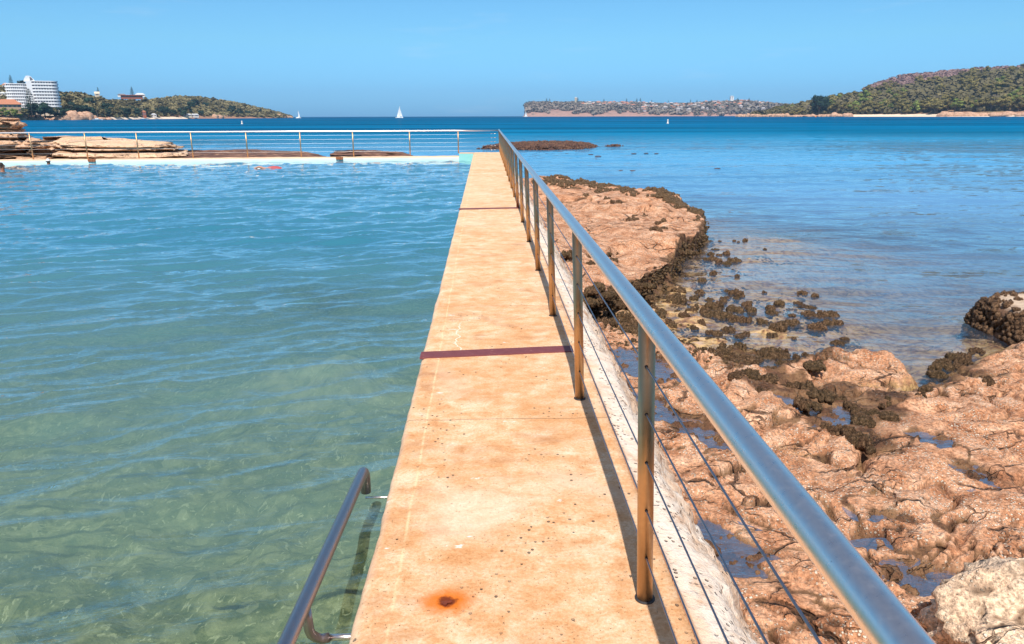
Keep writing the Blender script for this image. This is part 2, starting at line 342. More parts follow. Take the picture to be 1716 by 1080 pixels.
def water_mat(name, shallow_tint, body_a, body_b, k, refl=0.75, rough=0.03, bumps=(), tintpow=1.0, patch=None, far_refl=None):
    """surface: sky reflection (fresnel) over clear water that turns to its own scattering colour with depth"""
    t = NT(name); P = t.coord(); depth = t.attr('depth'); y = t.xyz()[1]
    h = None
    for (sx, sy, rot, sc, amp, det) in bumps:
        n_ = t.math('MULTIPLY', t.noise(sc, det, 0.55, t.map((sx, sy, 1), (0, 0, rot)), 0.3), amp); h = n_ if h is None else t.math('ADD', h, n_)
    nrm = t.bump(h, 1.0, 1.0)
    fr = t.n('ShaderNodeFresnel'); fr.inputs['IOR'].default_value = 1.333; t.l(nrm, fr.inputs['Normal'])
    fac = t.math('MULTIPLY', fr.outputs[0], refl) if far_refl is None else t.math('MULTIPLY', fr.outputs[0], t.mr(y, far_refl[0], far_refl[1], refl, far_refl[2], True))
    gl = t.n('ShaderNodeBsdfGlossy'); gl.inputs['Roughness'].default_value = rough; gl.inputs['Color'].default_value = (1, 1, 1, 1); t.l(nrm, gl.inputs['Normal'])
    tr = t.n('ShaderNodeBsdfTransparent'); t.put(tr.inputs[0], shallow_tint)
    df = t.n('ShaderNodeBsdfDiffuse'); pat = t.noise(patch[0], 3, 0.5, t.map(patch[1])) if patch else t.noise(0.2, 2)
    bc = t.mix(t.mr(pat, 0.38, 0.62), body_a, body_b) if not callable(body_a) else body_a(t, pat)
    t.l(bc, df.inputs[0]); t.l(nrm, df.inputs['Normal'])
    e = t.math('SUBTRACT', 1.0, t.math('POWER', 2.71828, t.math('MULTIPLY', depth, -k)))
    ms = t.n('ShaderNodeMixShader'); t.l(e, ms.inputs[0]); t.l(tr.outputs[0], ms.inputs[1]); t.l(df.outputs[0], ms.inputs[2])
    m2 = t.n('ShaderNodeMixShader'); t.l(fac, m2.inputs[0]); t.l(ms.outputs[0], m2.inputs[1]); t.l(gl.outputs[0], m2.inputs[2])
    t.l(m2.outputs[0], t.out.inputs[0]); return t.m

def pool_body(t, pat):
    y = t.xyz()[1]; f = t.mr(y, 3.5, 11.5, 0, 1)
    far_ = t.mix(pat, (0.020, 0.190, 0.300), (0.055, 0.255, 0.365))
    return t.mix(f, (0.135, 0.240, 0.215), far_)
def sea_body(t, pat):
    y = t.xyz()[1]
    c = t.ramp(t.mr(t.math('LOGARITHM', t.math('MAXIMUM', y, 2.0), 10.0), 0.8, 3.2, 0, 1),
               [(0.0, (0.16, 0.30, 0.46)), (0.24, (0.12, 0.29, 0.52)), (0.34, (0.05, 0.25, 0.47)), (0.46, (0.004, 0.185, 0.36)), (0.60, (0.0, 0.120, 0.26)), (1.0, (0.0, 0.078, 0.19))])
    dk = t.n('ShaderNodeVectorMath', operation='SCALE'); t.l(c, dk.inputs[0]); t.l(t.mr(pat, 0.35, 0.65, 0.62, 1.25), dk.inputs['Scale']); return dk.outputs[0]

M = {}
M['deck'] = mat_deck(); M['seawall'] = mat_seawall(); M['rock'] = mat_rock()
M['rock_pale'] = mat_rock('pale_sandstone', pale=0.85)
M['outcrop'] = mat_rock('layered_sandstone', pale=0.45, wet0=-0.95, wet1=-0.70, sc=0.9, warm=1); M['outcrop_pale'] = mat_rock('cream_sandstone', pale=0.9, wet0=-0.95, wet1=-0.70, sc=0.9, warm=1)
M['pool_water'] = water_mat('pool_water', (0.80, 0.89, 0.78), pool_body, None, 0.90, refl=1.35, rough=0.04,
    bumps=((0.40, 1.0, R(-20), 8.0, 0.012, 4), (0.6, 1.0, R(15), 26.0, 0.0028, 2)), patch=(0.25, (0.5, 1, 1)))
M['sea_water'] = water_mat('sea_water', (0.90, 0.92, 0.95), sea_body, None, 1.45, refl=1.0, rough=0.05,
    bumps=((0.4, 1.0, R(8), 7.0, 0.012, 4), (0.45, 1.0, R(-6), 1.3, 0.055, 3), (0.5, 1.0, 0, 0.30, 0.30, 4)), patch=(0.035, (0.18, 1, 1)), far_refl=(28, 120, 0.05))
M['rockpool_water'] = water_mat('rockpool_water', (0.88, 0.86, 0.88), (0.09, 0.065, 0.075), (0.26, 0.19, 0.15), 5.0, refl=0.50, rough=0.04, bumps=((0.6, 1.0, 0.4, 14.0, 0.012, 4),))

def mat_steel(name, base=(0.62, 0.62, 0.64), rough=0.26, aniso=0.0, tintn=0.12):
    t = NT(name); n_ = t.noise(3.0, 5, 0.65); s_ = t.noise(70, 3, 0.6, t.map((1, 1, 1)))
    c = t.mix(t.mr(n_, 0.4, 0.7, 0, tintn), base, (0.45, 0.30, 0.18)); sp = t.math('MULTIPLY', t.mr(t.vor(60), 0.05, 0.12, 1, 0), t.mr(n_, 0.55, 0.62)); c = t.mix(t.math('MULTIPLY', sp, 0.5), c, (0.20, 0.10, 0.05))
    t.prin(c, t.mr(s_, 0.3, 0.7, rough*0.85, rough*1.25), 1.0, t.bump(s_, 0.00008, 0.3)); return t.m
M['rail'] = mat_steel('brushed_rail_steel', (0.95, 0.82, 0.77), 0.31, tintn=0.0)
M['post'] = mat_steel('weathered_post_steel', (0.62, 0.40, 0.22), 0.42, tintn=0.5)
M['wire'] = mat_steel('wire_steel', (0.40, 0.37, 0.40), 0.42, tintn=0.1)
M['pool_rail'] = mat_steel('dark_pool_rail_steel', (0.46, 0.38, 0.38), 0.34, tintn=0.1)
M['dark_fitting'] = simple('dark_fitting', (0.03, 0.028, 0.03), 0.6)
def mat_strip():
    t = NT('maroon_strip'); y = t.xyz()[1]; x = t.xyz()[0]
    rib = t.n('ShaderNodeTexChecker'); t.l(t.map((1, 1, 1)), rib.inputs[0]); rib.inputs['Scale'].default_value = 90
    n_ = t.noise(20, 5, 0.7); c = t.mix(n_, (0.13, 0.028, 0.035), (0.26, 0.075, 0.075)); c = t.mix(t.mr(n_, 0.62, 0.72, 0, .6), c, (0.42, 0.22, 0.15))
    t.prin(c, 0.6, 0, t.bump(rib.outputs['Fac'], 0.002, 1.0)); return t.m
M['strip'] = mat_strip()

# ------------------------------------------------------------------ shore: rock platform heights
def U(pts, z): return [tuple(gp(x, y, z)[:2]) for x, y in pts]
SLAB = U([(925, 301), (1000, 306), (1075, 321), (1140, 336), (1178, 352), (1184, 366), (1172, 385), (1145, 397), (1128, 425), (1085, 448), (1050, 462), (1000, 476), (960, 486)], -0.50)
SLAB = [(0.6, SLAB[0][1])] + SLAB + [(0.6, SLAB[-1][1])]
LOW = U([(1000, 545), (1060, 556), (1110, 566), (1160, 578), (1215, 606), (1290, 612), (1370, 598), (1440, 594), (1505, 598), (1535, 622), (1562, 640), (1590, 612), (1640, 588), (1716, 570), (1900, 545)], -0.86)
LOW = [(0.6, LOW[0][1])] + LOW + [(16, 7.5), (16, -8), (0.6, -8)]
TIDE = U([(960, 480), (1120, 440), (1180, 398), (1260, 388), (1345, 396), (1330, 425), (1230, 450), (1250, 478), (1340, 486), (1390, 520), (1430, 560), (1440, 600), (1200, 640), (1000, 600)], -0.95)
TIDE = [(0.6, TIDE[0][1])] + TIDE + [(0.6, TIDE[-1][1])]
TIDE2 = U([(1555, 650), (1575, 600), (1610, 575), (1640, 556), (1716, 542), (1900, 530), (1900, 640)], -0.97)
_pool_px = [([(1028, 583), (1062, 588), (1100, 600), (1150, 612), (1160, 640), (1110, 640), (1060, 628), (1036, 612)], -0.80),
         ([(1050, 655), (1095, 662), (1140, 690), (1215, 735), (1232, 762), (1180, 752), (1110, 712), (1062, 690)], -0.78),
         ([(1282, 656), (1330, 672), (1400, 684), (1445, 702), (1420, 720), (1365, 712), (1300, 684)], -0.78),
         ([(1176, 880), (1215, 885), (1262, 908), (1292, 955), (1300, 985), (1262, 972), (1222, 950), (1190, 920)], -0.78),
         ([(1462, 928), (1510, 926), (1555, 950), (1570, 985), (1520, 990), (1480, 965)], -0.76),
         ([(1540, 730), (1580, 732), (1592, 748), (1552, 748)], -0.76), ([(1590, 778), (1630, 786), (1650, 812), (1612, 806)], -0.76),
         ([(1450, 850), (1500, 856), (1515, 868), (1462, 864)], -0.76), ([(1500, 702), (1535, 704), (1540, 716), (1508, 714)], -0.78)]
POOLS = [(U(p, z), z) for p, z in _pool_px]

rs0 = np.random.RandomState(11)
c3 = [(790,90),(820,100),(870,90),(690,95),(625,95),(1005,150),(440,175),(475,172),(530,175),(595,220),(635,218),(685,240),(745,250),(790,230),(785,295),(645,315),(415,300),(815,335),(565,370),(280,370),(120,400),(205,400),(655,150),(740,180),(690,190),(630,185),(300,455),(400,435),(410,460),(320,510),(400,500),(350,480),(535,475),(555,450),(510,490),(620,500),(650,530),(715,510),(730,490),(600,590),(640,600),(670,570),(680,550),(620,550),(810,465),(810,490),(875,535),(895,520),(800,575),(780,560),(925,580),(905,570),(740,440),(1000,450),(1255,455),(1355,475),(1105,530),(1045,565),(1045,600),(1060,590),(1260,530),(1240,520),(1320,548),(1200,610),(1195,665),(1220,660),(1170,670),(1180,605),(985,655),(865,645),(770,650),(740,625),(790,640),(755,700),(730,710),(770,710),(680,735),(625,730),(500,690),(520,700),(560,655),(570,670),(450,600),(390,580),(505,575),(470,570),(520,560),(340,660),(370,680),(330,640),(290,590),(270,575),(1110,700),(1060,745),(1205,765),(1385,695),(1310,600),(1380,615),(1440,605),(1470,605),(1485,670),(1450,668),(1520,668),(1530,790),(1560,770),(1510,800),(855,740),(830,750),(880,735),(230,530),(200,490),(260,610),(240,560),(415,300)]
P1 = [(1040+a/4.153, 380+b/4.153) for a, b in c3]
c3b = [(480,820),(500,830),(565,835),(585,850),(640,865),(660,880),(720,850),(735,870),(830,820),(850,830),(690,900),(760,910),(780,880),(840,950),(820,930),(900,910),(920,930),(930,970),(1030,880),(1000,870),(1080,890),(1060,870),(1140,860),(1170,900),(1150,880),(1290,880),(1250,940),(1230,900),(1320,930),(1370,950),(1340,960),(1150,960),(1120,940),(1200,950),(1060,980),(1100,1000),(1020,980),(970,920),(990,1010),(800,1030),(820,1020),(900,1020),(1050,1050),(1170,990),(1290,960),(430,790)]
P2 = [(1040+a/4.153, 380+b/4.153) for a, b in c3b]
c7 = [(1110,620),(1135,630),(1160,620),(1185,640),(1210,640),(1235,655),(1260,660),(1285,680),(1310,690),(1330,680),(1360,690),(1390,705),(1420,700),(1445,730),(1470,740),(1490,760),(1500,790),(1530,780),(1540,810),(1570,790),(1600,780),(1640,740),(1660,730),(1680,810),(1650,800),(1560,840),(1520,830),(1330,860),(1350,880),(1380,880),(1410,895),(1440,890),(1470,900),(1500,930),(1520,950),(1550,960),(1580,990),(940,655),(925,660),(1060,700),(1230,740),(1290,700),(1180,720),(1200,735),(1420,640),(1370,670)]
P3 = [(1000+a/3.432, 460+b/3.432) for a, b in c7]
c6 = [(440,385),(520,390),(565,410),(600,420),(640,425),(670,428),(845,440),(885,445),(910,458),(700,510),(730,515),(720,525),(790,515),(850,590),(885,600),(910,580),(870,550),(900,540),(580,735),(610,730),(460,750),(470,790),(330,720),(310,730),(350,740),(610,775),(1000,440),(1060,460),(1100,470),(1130,490),(1080,530)]
P4 = [(860+a/3.6, 220+b/3.6) for a, b in c6]
c8 = [(715,700),(735,690),(700,715),(1090,630),(790,560),(830,520),(815,535),(870,560),(850,545),(900,490),(880,480),(950,490),(930,510),(1000,460),(1040,450),(500,760),(520,775),(820,600),(900,540),(790,590),(960,520)]
P5 = [(1350+a/3.6, 460+b/3.6) for a, b in c8]
P6 = [(rs0.uniform(985, 1080), rs0.uniform(478, 560)) for _ in range(46)]
CRUST = [tuple(gp(x, y, z)[:2]) for P, z in ((P2, -0.86), (P3, -0.80), (P5, -0.84)) for x, y in P]

def rock_z(x, y, detail=True, want_groove=False):
    x = np.asarray(x, float); y = np.asarray(y, float)
    wx = 0.22*noise(x*1.3, y*1.3, 3.1, 1); wy = 0.22*noise(x*1.3, y*1.3, 7.7, 2)
    jx = x+0.6*wx+0.10*noise(x*5, y*5, 0, 3); jy = y+0.6*wy+0.10*noise(x*5, y*5, 4, 4)
    sA = sdf(jx, jy, SLAB); sL = sdf(jx, jy, LOW); sT = np.maximum(sdf(jx, jy, TIDE), sdf(jx, jy, TIDE2))
    # seabed deepens away from the rocks
    near = np.maximum(np.maximum(sA, sL), sT)
    z = SEA-0.16-0.16*np.clip(-near, 0, 9)**0.9+0.10*fbm(x*0.9, y*0.9, 0, 4, 11)
    z = np.maximum(z, -3.2)
    # tidal flat, just awash
    zt = SEA-0.060+0.075*fbm(x*1.6, y*2.2, 0, 4, 21)+0.03*noise(x*6, y*6, 0, 22)+0.10*sstep(3.6, 1.7, x)
    k = sstep(-0.35, 0.35, sT); z = z*(1-k)+np.maximum(zt, z)*k
    # foreground shelf: rounded pads and diagonal grooves
    ang = R(-28); ca, sa = math.cos(ang), math.sin(ang)
    u = (x+wx)*ca-(y+wy)*sa; v = (x+wx)*sa+(y+wy)*ca
    f1, f2 = worley(u*0.95, v*1.9, 31); e1 = f2-f1
    q1 = fbm(u*0.55, v*1.25, 0, 4, 45, 0.55)*4.2; ter = np.floor(q1)+sstep(0.80, 0.99, q1-np.floor(q1))          # eroded bedding steps
    r1 = np.abs(fbm(u*0.8+7, v*1.8, 0, 3, 46)); r2 = np.abs(fbm(u*2.4+1, v*3.6, 0, 3, 47)); r3 = np.abs(noise(u*6.5, v*8.5, 0, 48))
    c1 = 1-sstep(0.0, 0.085, r1); c2 = (1-sstep(0.0, 0.10, r2))*sstep(-0.1, 0.25, noise(x*1.1, y*1.1, 2, 49)); c3 = 1-sstep(0, 0.10, r3)
    zl = -0.780+0.024*ter+0.040*sstep(0.0, 0.30, e1)+0.045*fbm(x*0.7, y*0.7, 0, 4, 41)+0.010*fbm(x*4, y*4, 0, 4, 42, 0.55)+0.005*fbm(x*17, y*17, 0, 3, 43)
    zl = zl-0.05*c1-0.05*c1**3-0.02*c2-0.025*c2**3-0.008*c3
    zl = zl+0.05*sstep(5.5, 2.5, y)
    k = sstep(-0.12, 0.28, sL); z = z*(1-k)+np.maximum(zl, z)*k
    groove = np.clip(1.4*c1**2.5+1.2*c2**2.5+0.2*c3, 0, 1)*sstep(0.0, 0.25, sL)*(0.45+0.55*sstep(-0.35, 0.15, noise(x*1.3+3, y*1.3, 0, 51)))
    cr_d = np.full(x.shape, 9.0)
    for cx_, cy_ in CRUST:
        mm = (np.abs(x-cx_) < 0.4) & (np.abs(y-cy_) < 0.4)
        if mm.any(): cr_d[mm] = np.minimum(cr_d[mm], np.hypot(x[mm]-cx_, y[mm]-cy_))
    groove = np.maximum(groove, 0.85*sstep(0.24, 0.08, cr_d+0.10*noise(x*9, y*9, 0, 52)))
    # upper slab, a thick ledge with sloping top
    c1, c2 = worley(u*0.8+9, v*0.55+2, 33)
    za = -0.50+0.10*fbm(x*0.8, y*0.5, 0, 5, 61, 0.55)+0.05*sstep(0, 0.5, c2-c1)+0.015*fbm(x*5, y*5, 0, 3, 62)+0.015*np.clip(y-9, 0, 8)*0.6
    stepz = 0.10*sstep(-0.05, 0.08, noise(x*0.35, y*0.5, 5, 63)+0.15*noise(x*2, y*2, 0, 64)); za = za+stepz-0.05
    k = sstep(-0.03, 0.16, sA)**0.6; k = np.where(sA > 0.16, 1, k); za2 = za-0.10*(1-sstep(0.1, 0.6, sA)); z = z*(1-k)+np.maximum(za2, z)*k
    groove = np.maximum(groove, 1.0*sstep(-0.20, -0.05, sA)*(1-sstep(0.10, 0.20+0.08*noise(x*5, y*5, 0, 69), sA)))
    crk = np.abs(noise(x*0.9+5+0.3*wx, y*1.7, 0, 65)+0.12*noise(x*4, y*4, 0, 68)); ck = (1-sstep(0.0, 0.045, crk))*sstep(0.1, 0.4, sA)*sstep(-0.15, 0.1, noise(x*0.7, y*0.7, 9, 66)); groove = np.maximum(groove, 0.85*ck); z = z-0.05*ck
    # rock pools
    for poly, lv in POOLS:
        bx = np.mean([p[0] for p in poly]); by = np.mean([p[1] for p in poly]); rr = 1.2*max(max(abs(p[0]-bx) for p in poly), max(abs(p[1]-by) for p in poly))+0.4
        sel = (np.abs(x-bx) < rr) & (np.abs(y-by) < rr)
        if not sel.any(): continue
        s = sdf(jx[sel]+0.04*noise(x[sel]*9, y[sel]*9, 0, 71), jy[sel]+0.04*noise(x[sel]*9, y[sel]*9, 3, 72), poly)
        s = s+0.02; inside = sstep(-0.05, 0.06, s); zz = z[sel]
        tgt = lv-0.020+0.085*fbm(x[sel]*6, y[sel]*8, 0, 4, 73, 0.6)
        rim = np.maximum(zz, lv+0.02); kk = sstep(-0.30, -0.06, s)
        zz = zz*(1-kk)+rim*kk; z[sel] = zz*(1-inside)+np.minimum(tgt, lv+0.035)*inside
        groove[sel] = np.maximum(groove[sel], 0.9*inside)
    return (z, groove, sA, sL, sT) if want_groove else z

def set_attr(o, name, vals):
    a = o.data.attributes.new(name, 'FLOAT', 'POINT'); a.data.foreach_set('value', np.asarray(vals, np.float32).ravel())

def build_shelf():
    rows = [0.3]
    while rows[-1] < 36: rows.append(rows[-1]+max(0.016, 0.0058*rows[-1]) if rows[-1] > 1.4 else rows[-1]+0.06)
    yy = np.array(rows); nc = 470; s = np.linspace(0, 1, nc)
    xmax = np.minimum(2.6+0.86*yy, 2.6+0.6*yy+4)
    X = 0.92+(xmax[:, None]-0.92)*(s[None, :]**1.0); Y = np.repeat(yy[:, None], nc, 1)
    X = X.ravel(); Y = Y.ravel()
    Z, G, sA, sL, sT = rock_z(X, Y, want_groove=True)
    # undercut of the upper slab: push the rim out and the foot in, along the outline's normal
    e = 0.03; gx = (sdf(X+e, Y, SLAB)-sdf(X-e, Y, SLAB))/(2*e); gy = (sdf(X, Y+e, SLAB)-sdf(X, Y-e, SLAB))/(2*e)
    s0 = sdf(X, Y, SLAB); push = -0.16*np.exp(-((s0-0.17)/0.10)**2)+0.10*np.exp(-((s0+0.03)/0.07)**2)
    near_wall = sstep(1.1, 1.5, X); push = push*(0.75+0.6*noise(X*4, Y*4, 0, 70))*near_wall*sstep(-1.0, -0.3, 0*X)
    X2 = X+gx*push; Y2 = Y+gy*push
    o = mesh('rock_shelf', np.stack([X2, Y2, Z], 1), gridfaces(len(yy), nc), M['rock'], smooth=True)
    set_attr(o, 'groove', G); tag(o, 'orange brown weathered sandstone shelf beside the seawall', kind='structure'); return o
build_shelf()
# ------------------------------------------------------------------ rock pools
for poly, lv in POOLS:
    P = np.array(poly); c = P.mean(0); n = 96; pts = []
    for i in range(len(P)):
        a = P[i]; b = P[(i+1) % len(P)]
        for k in range(6): pts.append(a+(b-a)*k/6)
    pts = np.array(pts); out = c+(pts-c)*1.0; d = out-c; out = out+d/np.linalg.norm(d, axis=1)[:, None]*0.15
    rings = [c+(out-c)*f for f in np.linspace(1, 0.08, 9)]
    V = np.concatenate(rings); V = np.concatenate([V, np.full((len(V), 1), lv)], 1); V[:, 2] += 0.002*noise(V[:, 0]*8, V[:, 1]*8, 0, 81); m_ = len(out)
    F = [(i*m_+k, i*m_+(k+1) % m_, (i+1)*m_+(k+1) % m_, (i+1)*m_+k) for i in range(8) for k in range(m_)]+[tuple(8*m_+k for k in range(m_))]
    o = mesh('rock_pool', V, F, M['rockpool_water'], smooth=True); set_attr(o, 'depth', np.clip(lv-rock_z(V[:, 0], V[:, 1]), 0.01, 1)); tag(o, 'shallow puddle of sea water on the orange rock shelf', kind='structure')

# ------------------------------------------------------------------ sea
def waves(x, y, amp):
    h = 0
    for (ang, fx, fy, a, sd) in ((8, 0.5, 1.6, 1.0, 1), (-10, 1.1, 3.2, 0.5, 2), (14, 2.2, 6.5, 0.24, 3), (-4, 0.12, 0.5, 1.3, 4), (25, 4.5, 11.0, 0.10, 5)):
        c, s = math.cos(R(ang)), math.sin(R(ang)); u = x*c-y*s; v = x*s+y*c
        h = h+a*noise(u*fx, v*fy, 0.5, 90+sd)
    return h*amp
def build_sea():
    r = [1.2]
    while r[-1] < 6000: r.append(r[-1]*(1.0095 if r[-1] < 60 else 1.02 if r[-1] < 400 else 1.08))
    r = np.array(r); az = np.linspace(R(-50), R(56), 640)
    X = (r[:, None]*np.sin(az)[None]).ravel(); Y = (r[:, None]*np.cos(az)[None]).ravel(); Rr = np.repeat(r, len(az))
    dep = np.clip(SEA-rock_z(X, Y), -0.5, 3); dep = np.where(Rr > 60, 3.0, dep); dep = np.where(Y > 40, 3.0, dep)
    Z = SEA+waves(X, Y, 0.038)*sstep(0.0, 0.6, dep+0.15)*sstep(1600, 300, Rr)
    F = gridfaces(len(r), len(az)); cx = X[F].mean(1); cy = Y[F].mean(1)
    keep = ~((cx < 0.35+0.004*cy) & (cy < 33.3+0.08*np.minimum(cx, 0)) & (cy > -50)); F = F[keep]
    o = mesh('sea', np.stack([X, Y, Z], 1), F, M['sea_water'], smooth=True); set_attr(o, 'depth', np.clip(dep, 0.004, 5)); tag(o, 'calm blue bay water reaching the horizon', kind='structure')
build_sea()

# ------------------------------------------------------------------ pool
def pool_floor_z(x, y):
    base = -1.05-0.10*np.clip(y-3, 0, 30)-0.02*np.clip(-x-1, 0, 20)
    base = base+0.16*fbm(x*0.7, y*0.7, 0, 4, 101)+0.06*fbm(x*2.6, y*2.6, 0, 3, 102)
    f1, f2 = worley(x*3.2, y*3.2, 103); base = base+0.06*(0.6-f1)
    sand = np.exp(-(((x+1.75)/1.0)**2+((y-7.6+0.35*(x+1.75))/0.9)**2)); base = base+0.45*sand*(1+0.8*noise(x*1.5, y*1.5, 0, 105))
    base = base+0.50*sstep(3.6, 1.8, y-0.1*x)*1.0
    return np.clip(base, -2.4, -0.6)
def mat_floor():
    t = NT('pool_floor'); a = t.noise(1.4, 5, 0.6); b = t.noise(7, 5, 0.7); v = t.vor(9, 'F1', None, 1); vb = t.n('ShaderNodeRGBToBW'); t.l(v, vb.inputs[0])
    c = t.ramp(b, [(0.3, (0.06, 0.095, 0.035)), (0.44, (0.22, 0.23, 0.09)), (0.56, (0.46, 0.44, 0.22)), (0.70, (0.80, 0.76, 0.48))])
    c = t.mix(t.mr(a, 0.4, 0.65), c, t.mix(0.6, c, (0.08, 0.14, 0.09)))
    c = t.mix(t.mr(vb.outputs[0], 0.6, 0.9, 0, 0.6), c, (0.62, 0.60, 0.40))
    fl = t.noise(16, 3, 0.6, t.map((1, 0.6, 1), (0, 0, 0.5)), 1.5); c = t.mix(t.mr(fl, 0.60, 0.66, 0, 0.8), c, (0.85, 0.82, 0.58))  # pale flecks painted into the floor colour in place of caustic light
    s = t.attr('sand'); c = t.mix(t.math('MULTIPLY', s, t.mr(t.noise(2.5, 4), 0.35, 0.6, 0.2, 0.75)), c, (0.80, 0.70, 0.50))
    t.prin(c, 0.9, 0, t.bump(b, 0.03)); return t.m
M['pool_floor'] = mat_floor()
def build_pool():
    xs = np.concatenate([np.linspace(-30, -7, 120), np.linspace(-6.9, -0.35, 200)]); ys = np.concatenate([np.linspace(-3, 12, 330), np.linspace(12.1, 34.5, 110)])
    X, Y = [a.ravel() for a in np.meshgrid(xs, ys)]
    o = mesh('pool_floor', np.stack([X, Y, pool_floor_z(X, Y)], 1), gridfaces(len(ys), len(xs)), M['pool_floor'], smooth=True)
    set_attr(o, 'sand', np.exp(-(((X+1.75)/1.0)**2+((Y-7.6+0.35*(X+1.75))/0.8)**2)**1.5)); tag(o, kind='structure')
    ys = [-3.0]
    while ys[-1] < 34.2: ys.append(ys[-1]+max(0.030, 0.0075*ys[-1]))
    ys = np.array(ys); sx = np.linspace(0, 1, 560)
    W = 4.5+np.clip(ys, 0, 40)*0.85
    X = -0.40-W[:, None]*sx[None]; Y = np.repeat(ys[:, None], len(sx), 1); X = X.ravel(); Y = Y.ravel()
    h = 0
    for (ang, fx, fy, a, sd) in ((-22, 0.35, 1.25, 0.95, 1), (-16, 0.8, 2.9, 0.72, 2), (-28, 1.5, 5.2, 0.42, 3), (10, 2.6, 4.5, 0.14, 4), (-12, 4.5, 10.0, 0.10, 5)):
        c, s = math.cos(R(ang)), math.sin(R(ang)); u = X*c-Y*s; v = X*s+Y*c; h = h+a*noise(u*fx, v*fy, 1.5, 120+sd)
    for (ang, fx, fy, a, sd) in ((-20, 0.7, 2.2, 0.55, 6), (-15, 1.5, 5.0, 0.30, 7)):
        c, s = math.cos(R(ang)), math.sin(R(ang)); wq = 0.25*noise(X*0.8, Y*0.8, 2, 140); u = X*c-Y*s+wq; v = X*s+Y*c+0.4*wq; h = h+a*((1-np.minimum(1, 2.2*np.abs(noise(u*fx, v*fy, 1.5, 120+sd))))**2-0.3)
    Z = POOL+0.050*h
    o = mesh('pool_water', np.stack([X, Y, Z], 1), gridfaces(len(ys), len(sx))[:, ::-1], M['pool_water'], smooth=True)
    set_attr(o, 'depth', np.clip(POOL-pool_floor_z(X, Y), 0.05, 4)); tag(o, 'rippled blue green water of the sea pool', kind='structure')
build_pool()

# ------------------------------------------------------------------ walkway and seawall
def xl(y): return -0.447-0.0027*max(y-3, 0)      # pool-side edge
def xr(y): return 0.515+0.0039*(y-2)             # line of the posts
def build_deck():
    ys = [-4.0]
    while ys[-1] < 33.9: ys.append(ys[-1]+max(0.06, 0.01*ys[-1]))
    ys[-1] = 33.95; V = []; ys = np.array(ys)
    prof = [(0, -0.012, -2.2), (0, 0.0, -0.06), (0, 0.004, -0.030), (0, 0.012, -0.012), (0, 0.026, -0.003), (0, 0.045, 0.0)]
    nx = 28
    for y in ys:
        a = xl(y); b = xr(y)+0.115
        for _, dx, z in prof:
            w = 0.010*float(noise(y*1.7, 2.0, 0, 131))+0.006*float(noise(y*9.0, 3.0, 0, 132)); V.append((a+dx+w, y, z+0.004*float(noise(y*6, 1.0, 0, 133))*(z > -0.1)))
        for k in range(1, nx+1): V.append((a+0.045+(b-a-0.045)*k/nx, y, 0.0))
        V.append((b+0.004, y, -0.012)); V.append((b+0.006, y, -2.2))
    V = np.array(V); nc = len(prof)+nx+2
    top = V[:, 2] > -0.005; V[top, 2] += 0.004*fbm(V[top, 0]*2, V[top, 1]*2, 0, 3, 134)
    F = gridfaces(len(ys), nc); o = mesh('walkway', V, F, M['deck'], smooth=True)
    o.data.materials[0] = M['deck']; tag(o, kind='structure')
    # end face and the block at the far pool corner
    mb = MB(); mb.box(-1.16, xl(33)+0.0, 33.10, 33.93, -2.2, 0.001); b = mb.build('corner_block', M['deck_end'])
    tag(b, 'pale concrete block with turquoise painted face at the far pool corner', 'block')
def mat_turq():
    t = NT('turquoise_paint'); z = t.xyz()[2]; n_ = t.noise(3, 5, 0.6, t.map((1, 1, 3)))
    c = t.mix(n_, (0.25, 0.66, 0.62), (0.42, 0.80, 0.74)); c = t.mix(t.mr(z, -0.02, -0.012), c, (0.74, 0.48, 0.30)); t.prin(c, 0.6); return t.m
M['deck_end'] = mat_turq()
build_deck()
def build_seawall():
    ys = [-2.0]
    while ys[-1] < 34.6: ys.append(ys[-1]+max(0.02, 0.008*ys[-1]))
    prof = np.array([(0.119, -0.020), (0.121, -0.005), (0.126, -0.003), (0.131, -0.014), (0.14, -0.030), (0.18, -0.036), (0.23, -0.045), (0.275, -0.062), (0.305, -0.085), (0.33, -0.12), (0.36, -0.17), (0.39, -0.22), (0.43, -0.28), (0.47, -0.35), (0.51, -0.42), (0.55, -0.50), (0.58, -0.58), (0.60, -0.70), (0.61, -0.85), (0.62, -1.1), (0.63, -2.2)])
    prof = np.concatenate([np.stack([np.linspace(prof[i], prof[i+1], 4)[:-1] for i in range(len(prof)-1)]).reshape(-1, 2), prof[-1:]])
    ys = np.array(ys); x0 = 0.515+0.0039*(ys-2)
    X = (x0[:, None]+prof[:, 0][None]).ravel(); Y = np.repeat(ys, len(prof)); Z = np.tile(prof[:, 1], len(ys))
    rough = 0.35*sstep(-0.01, -0.05, Z)+0.65*sstep(-0.06, -0.14, Z); dn = 0.030*fbm(X*5, Y*5, Z*5, 4, 141)+0.012*noise(X*22, Y*22, Z*22, 142)
    X = X+dn*rough+0.05*sstep(-0.2, -0.7, Z)*noise(Y*0.6, Z*0.5, 0, 143); Z = Z+dn*0.8*rough
    o = mesh('seawall', np.stack([X, Y, Z], 1), gridfaces(len(ys), len(prof)), M['seawall'], smooth=True)
    tag(o, 'rough whitish concrete seawall sloping from the walkway to the rocks', 'wall')
build_seawall()
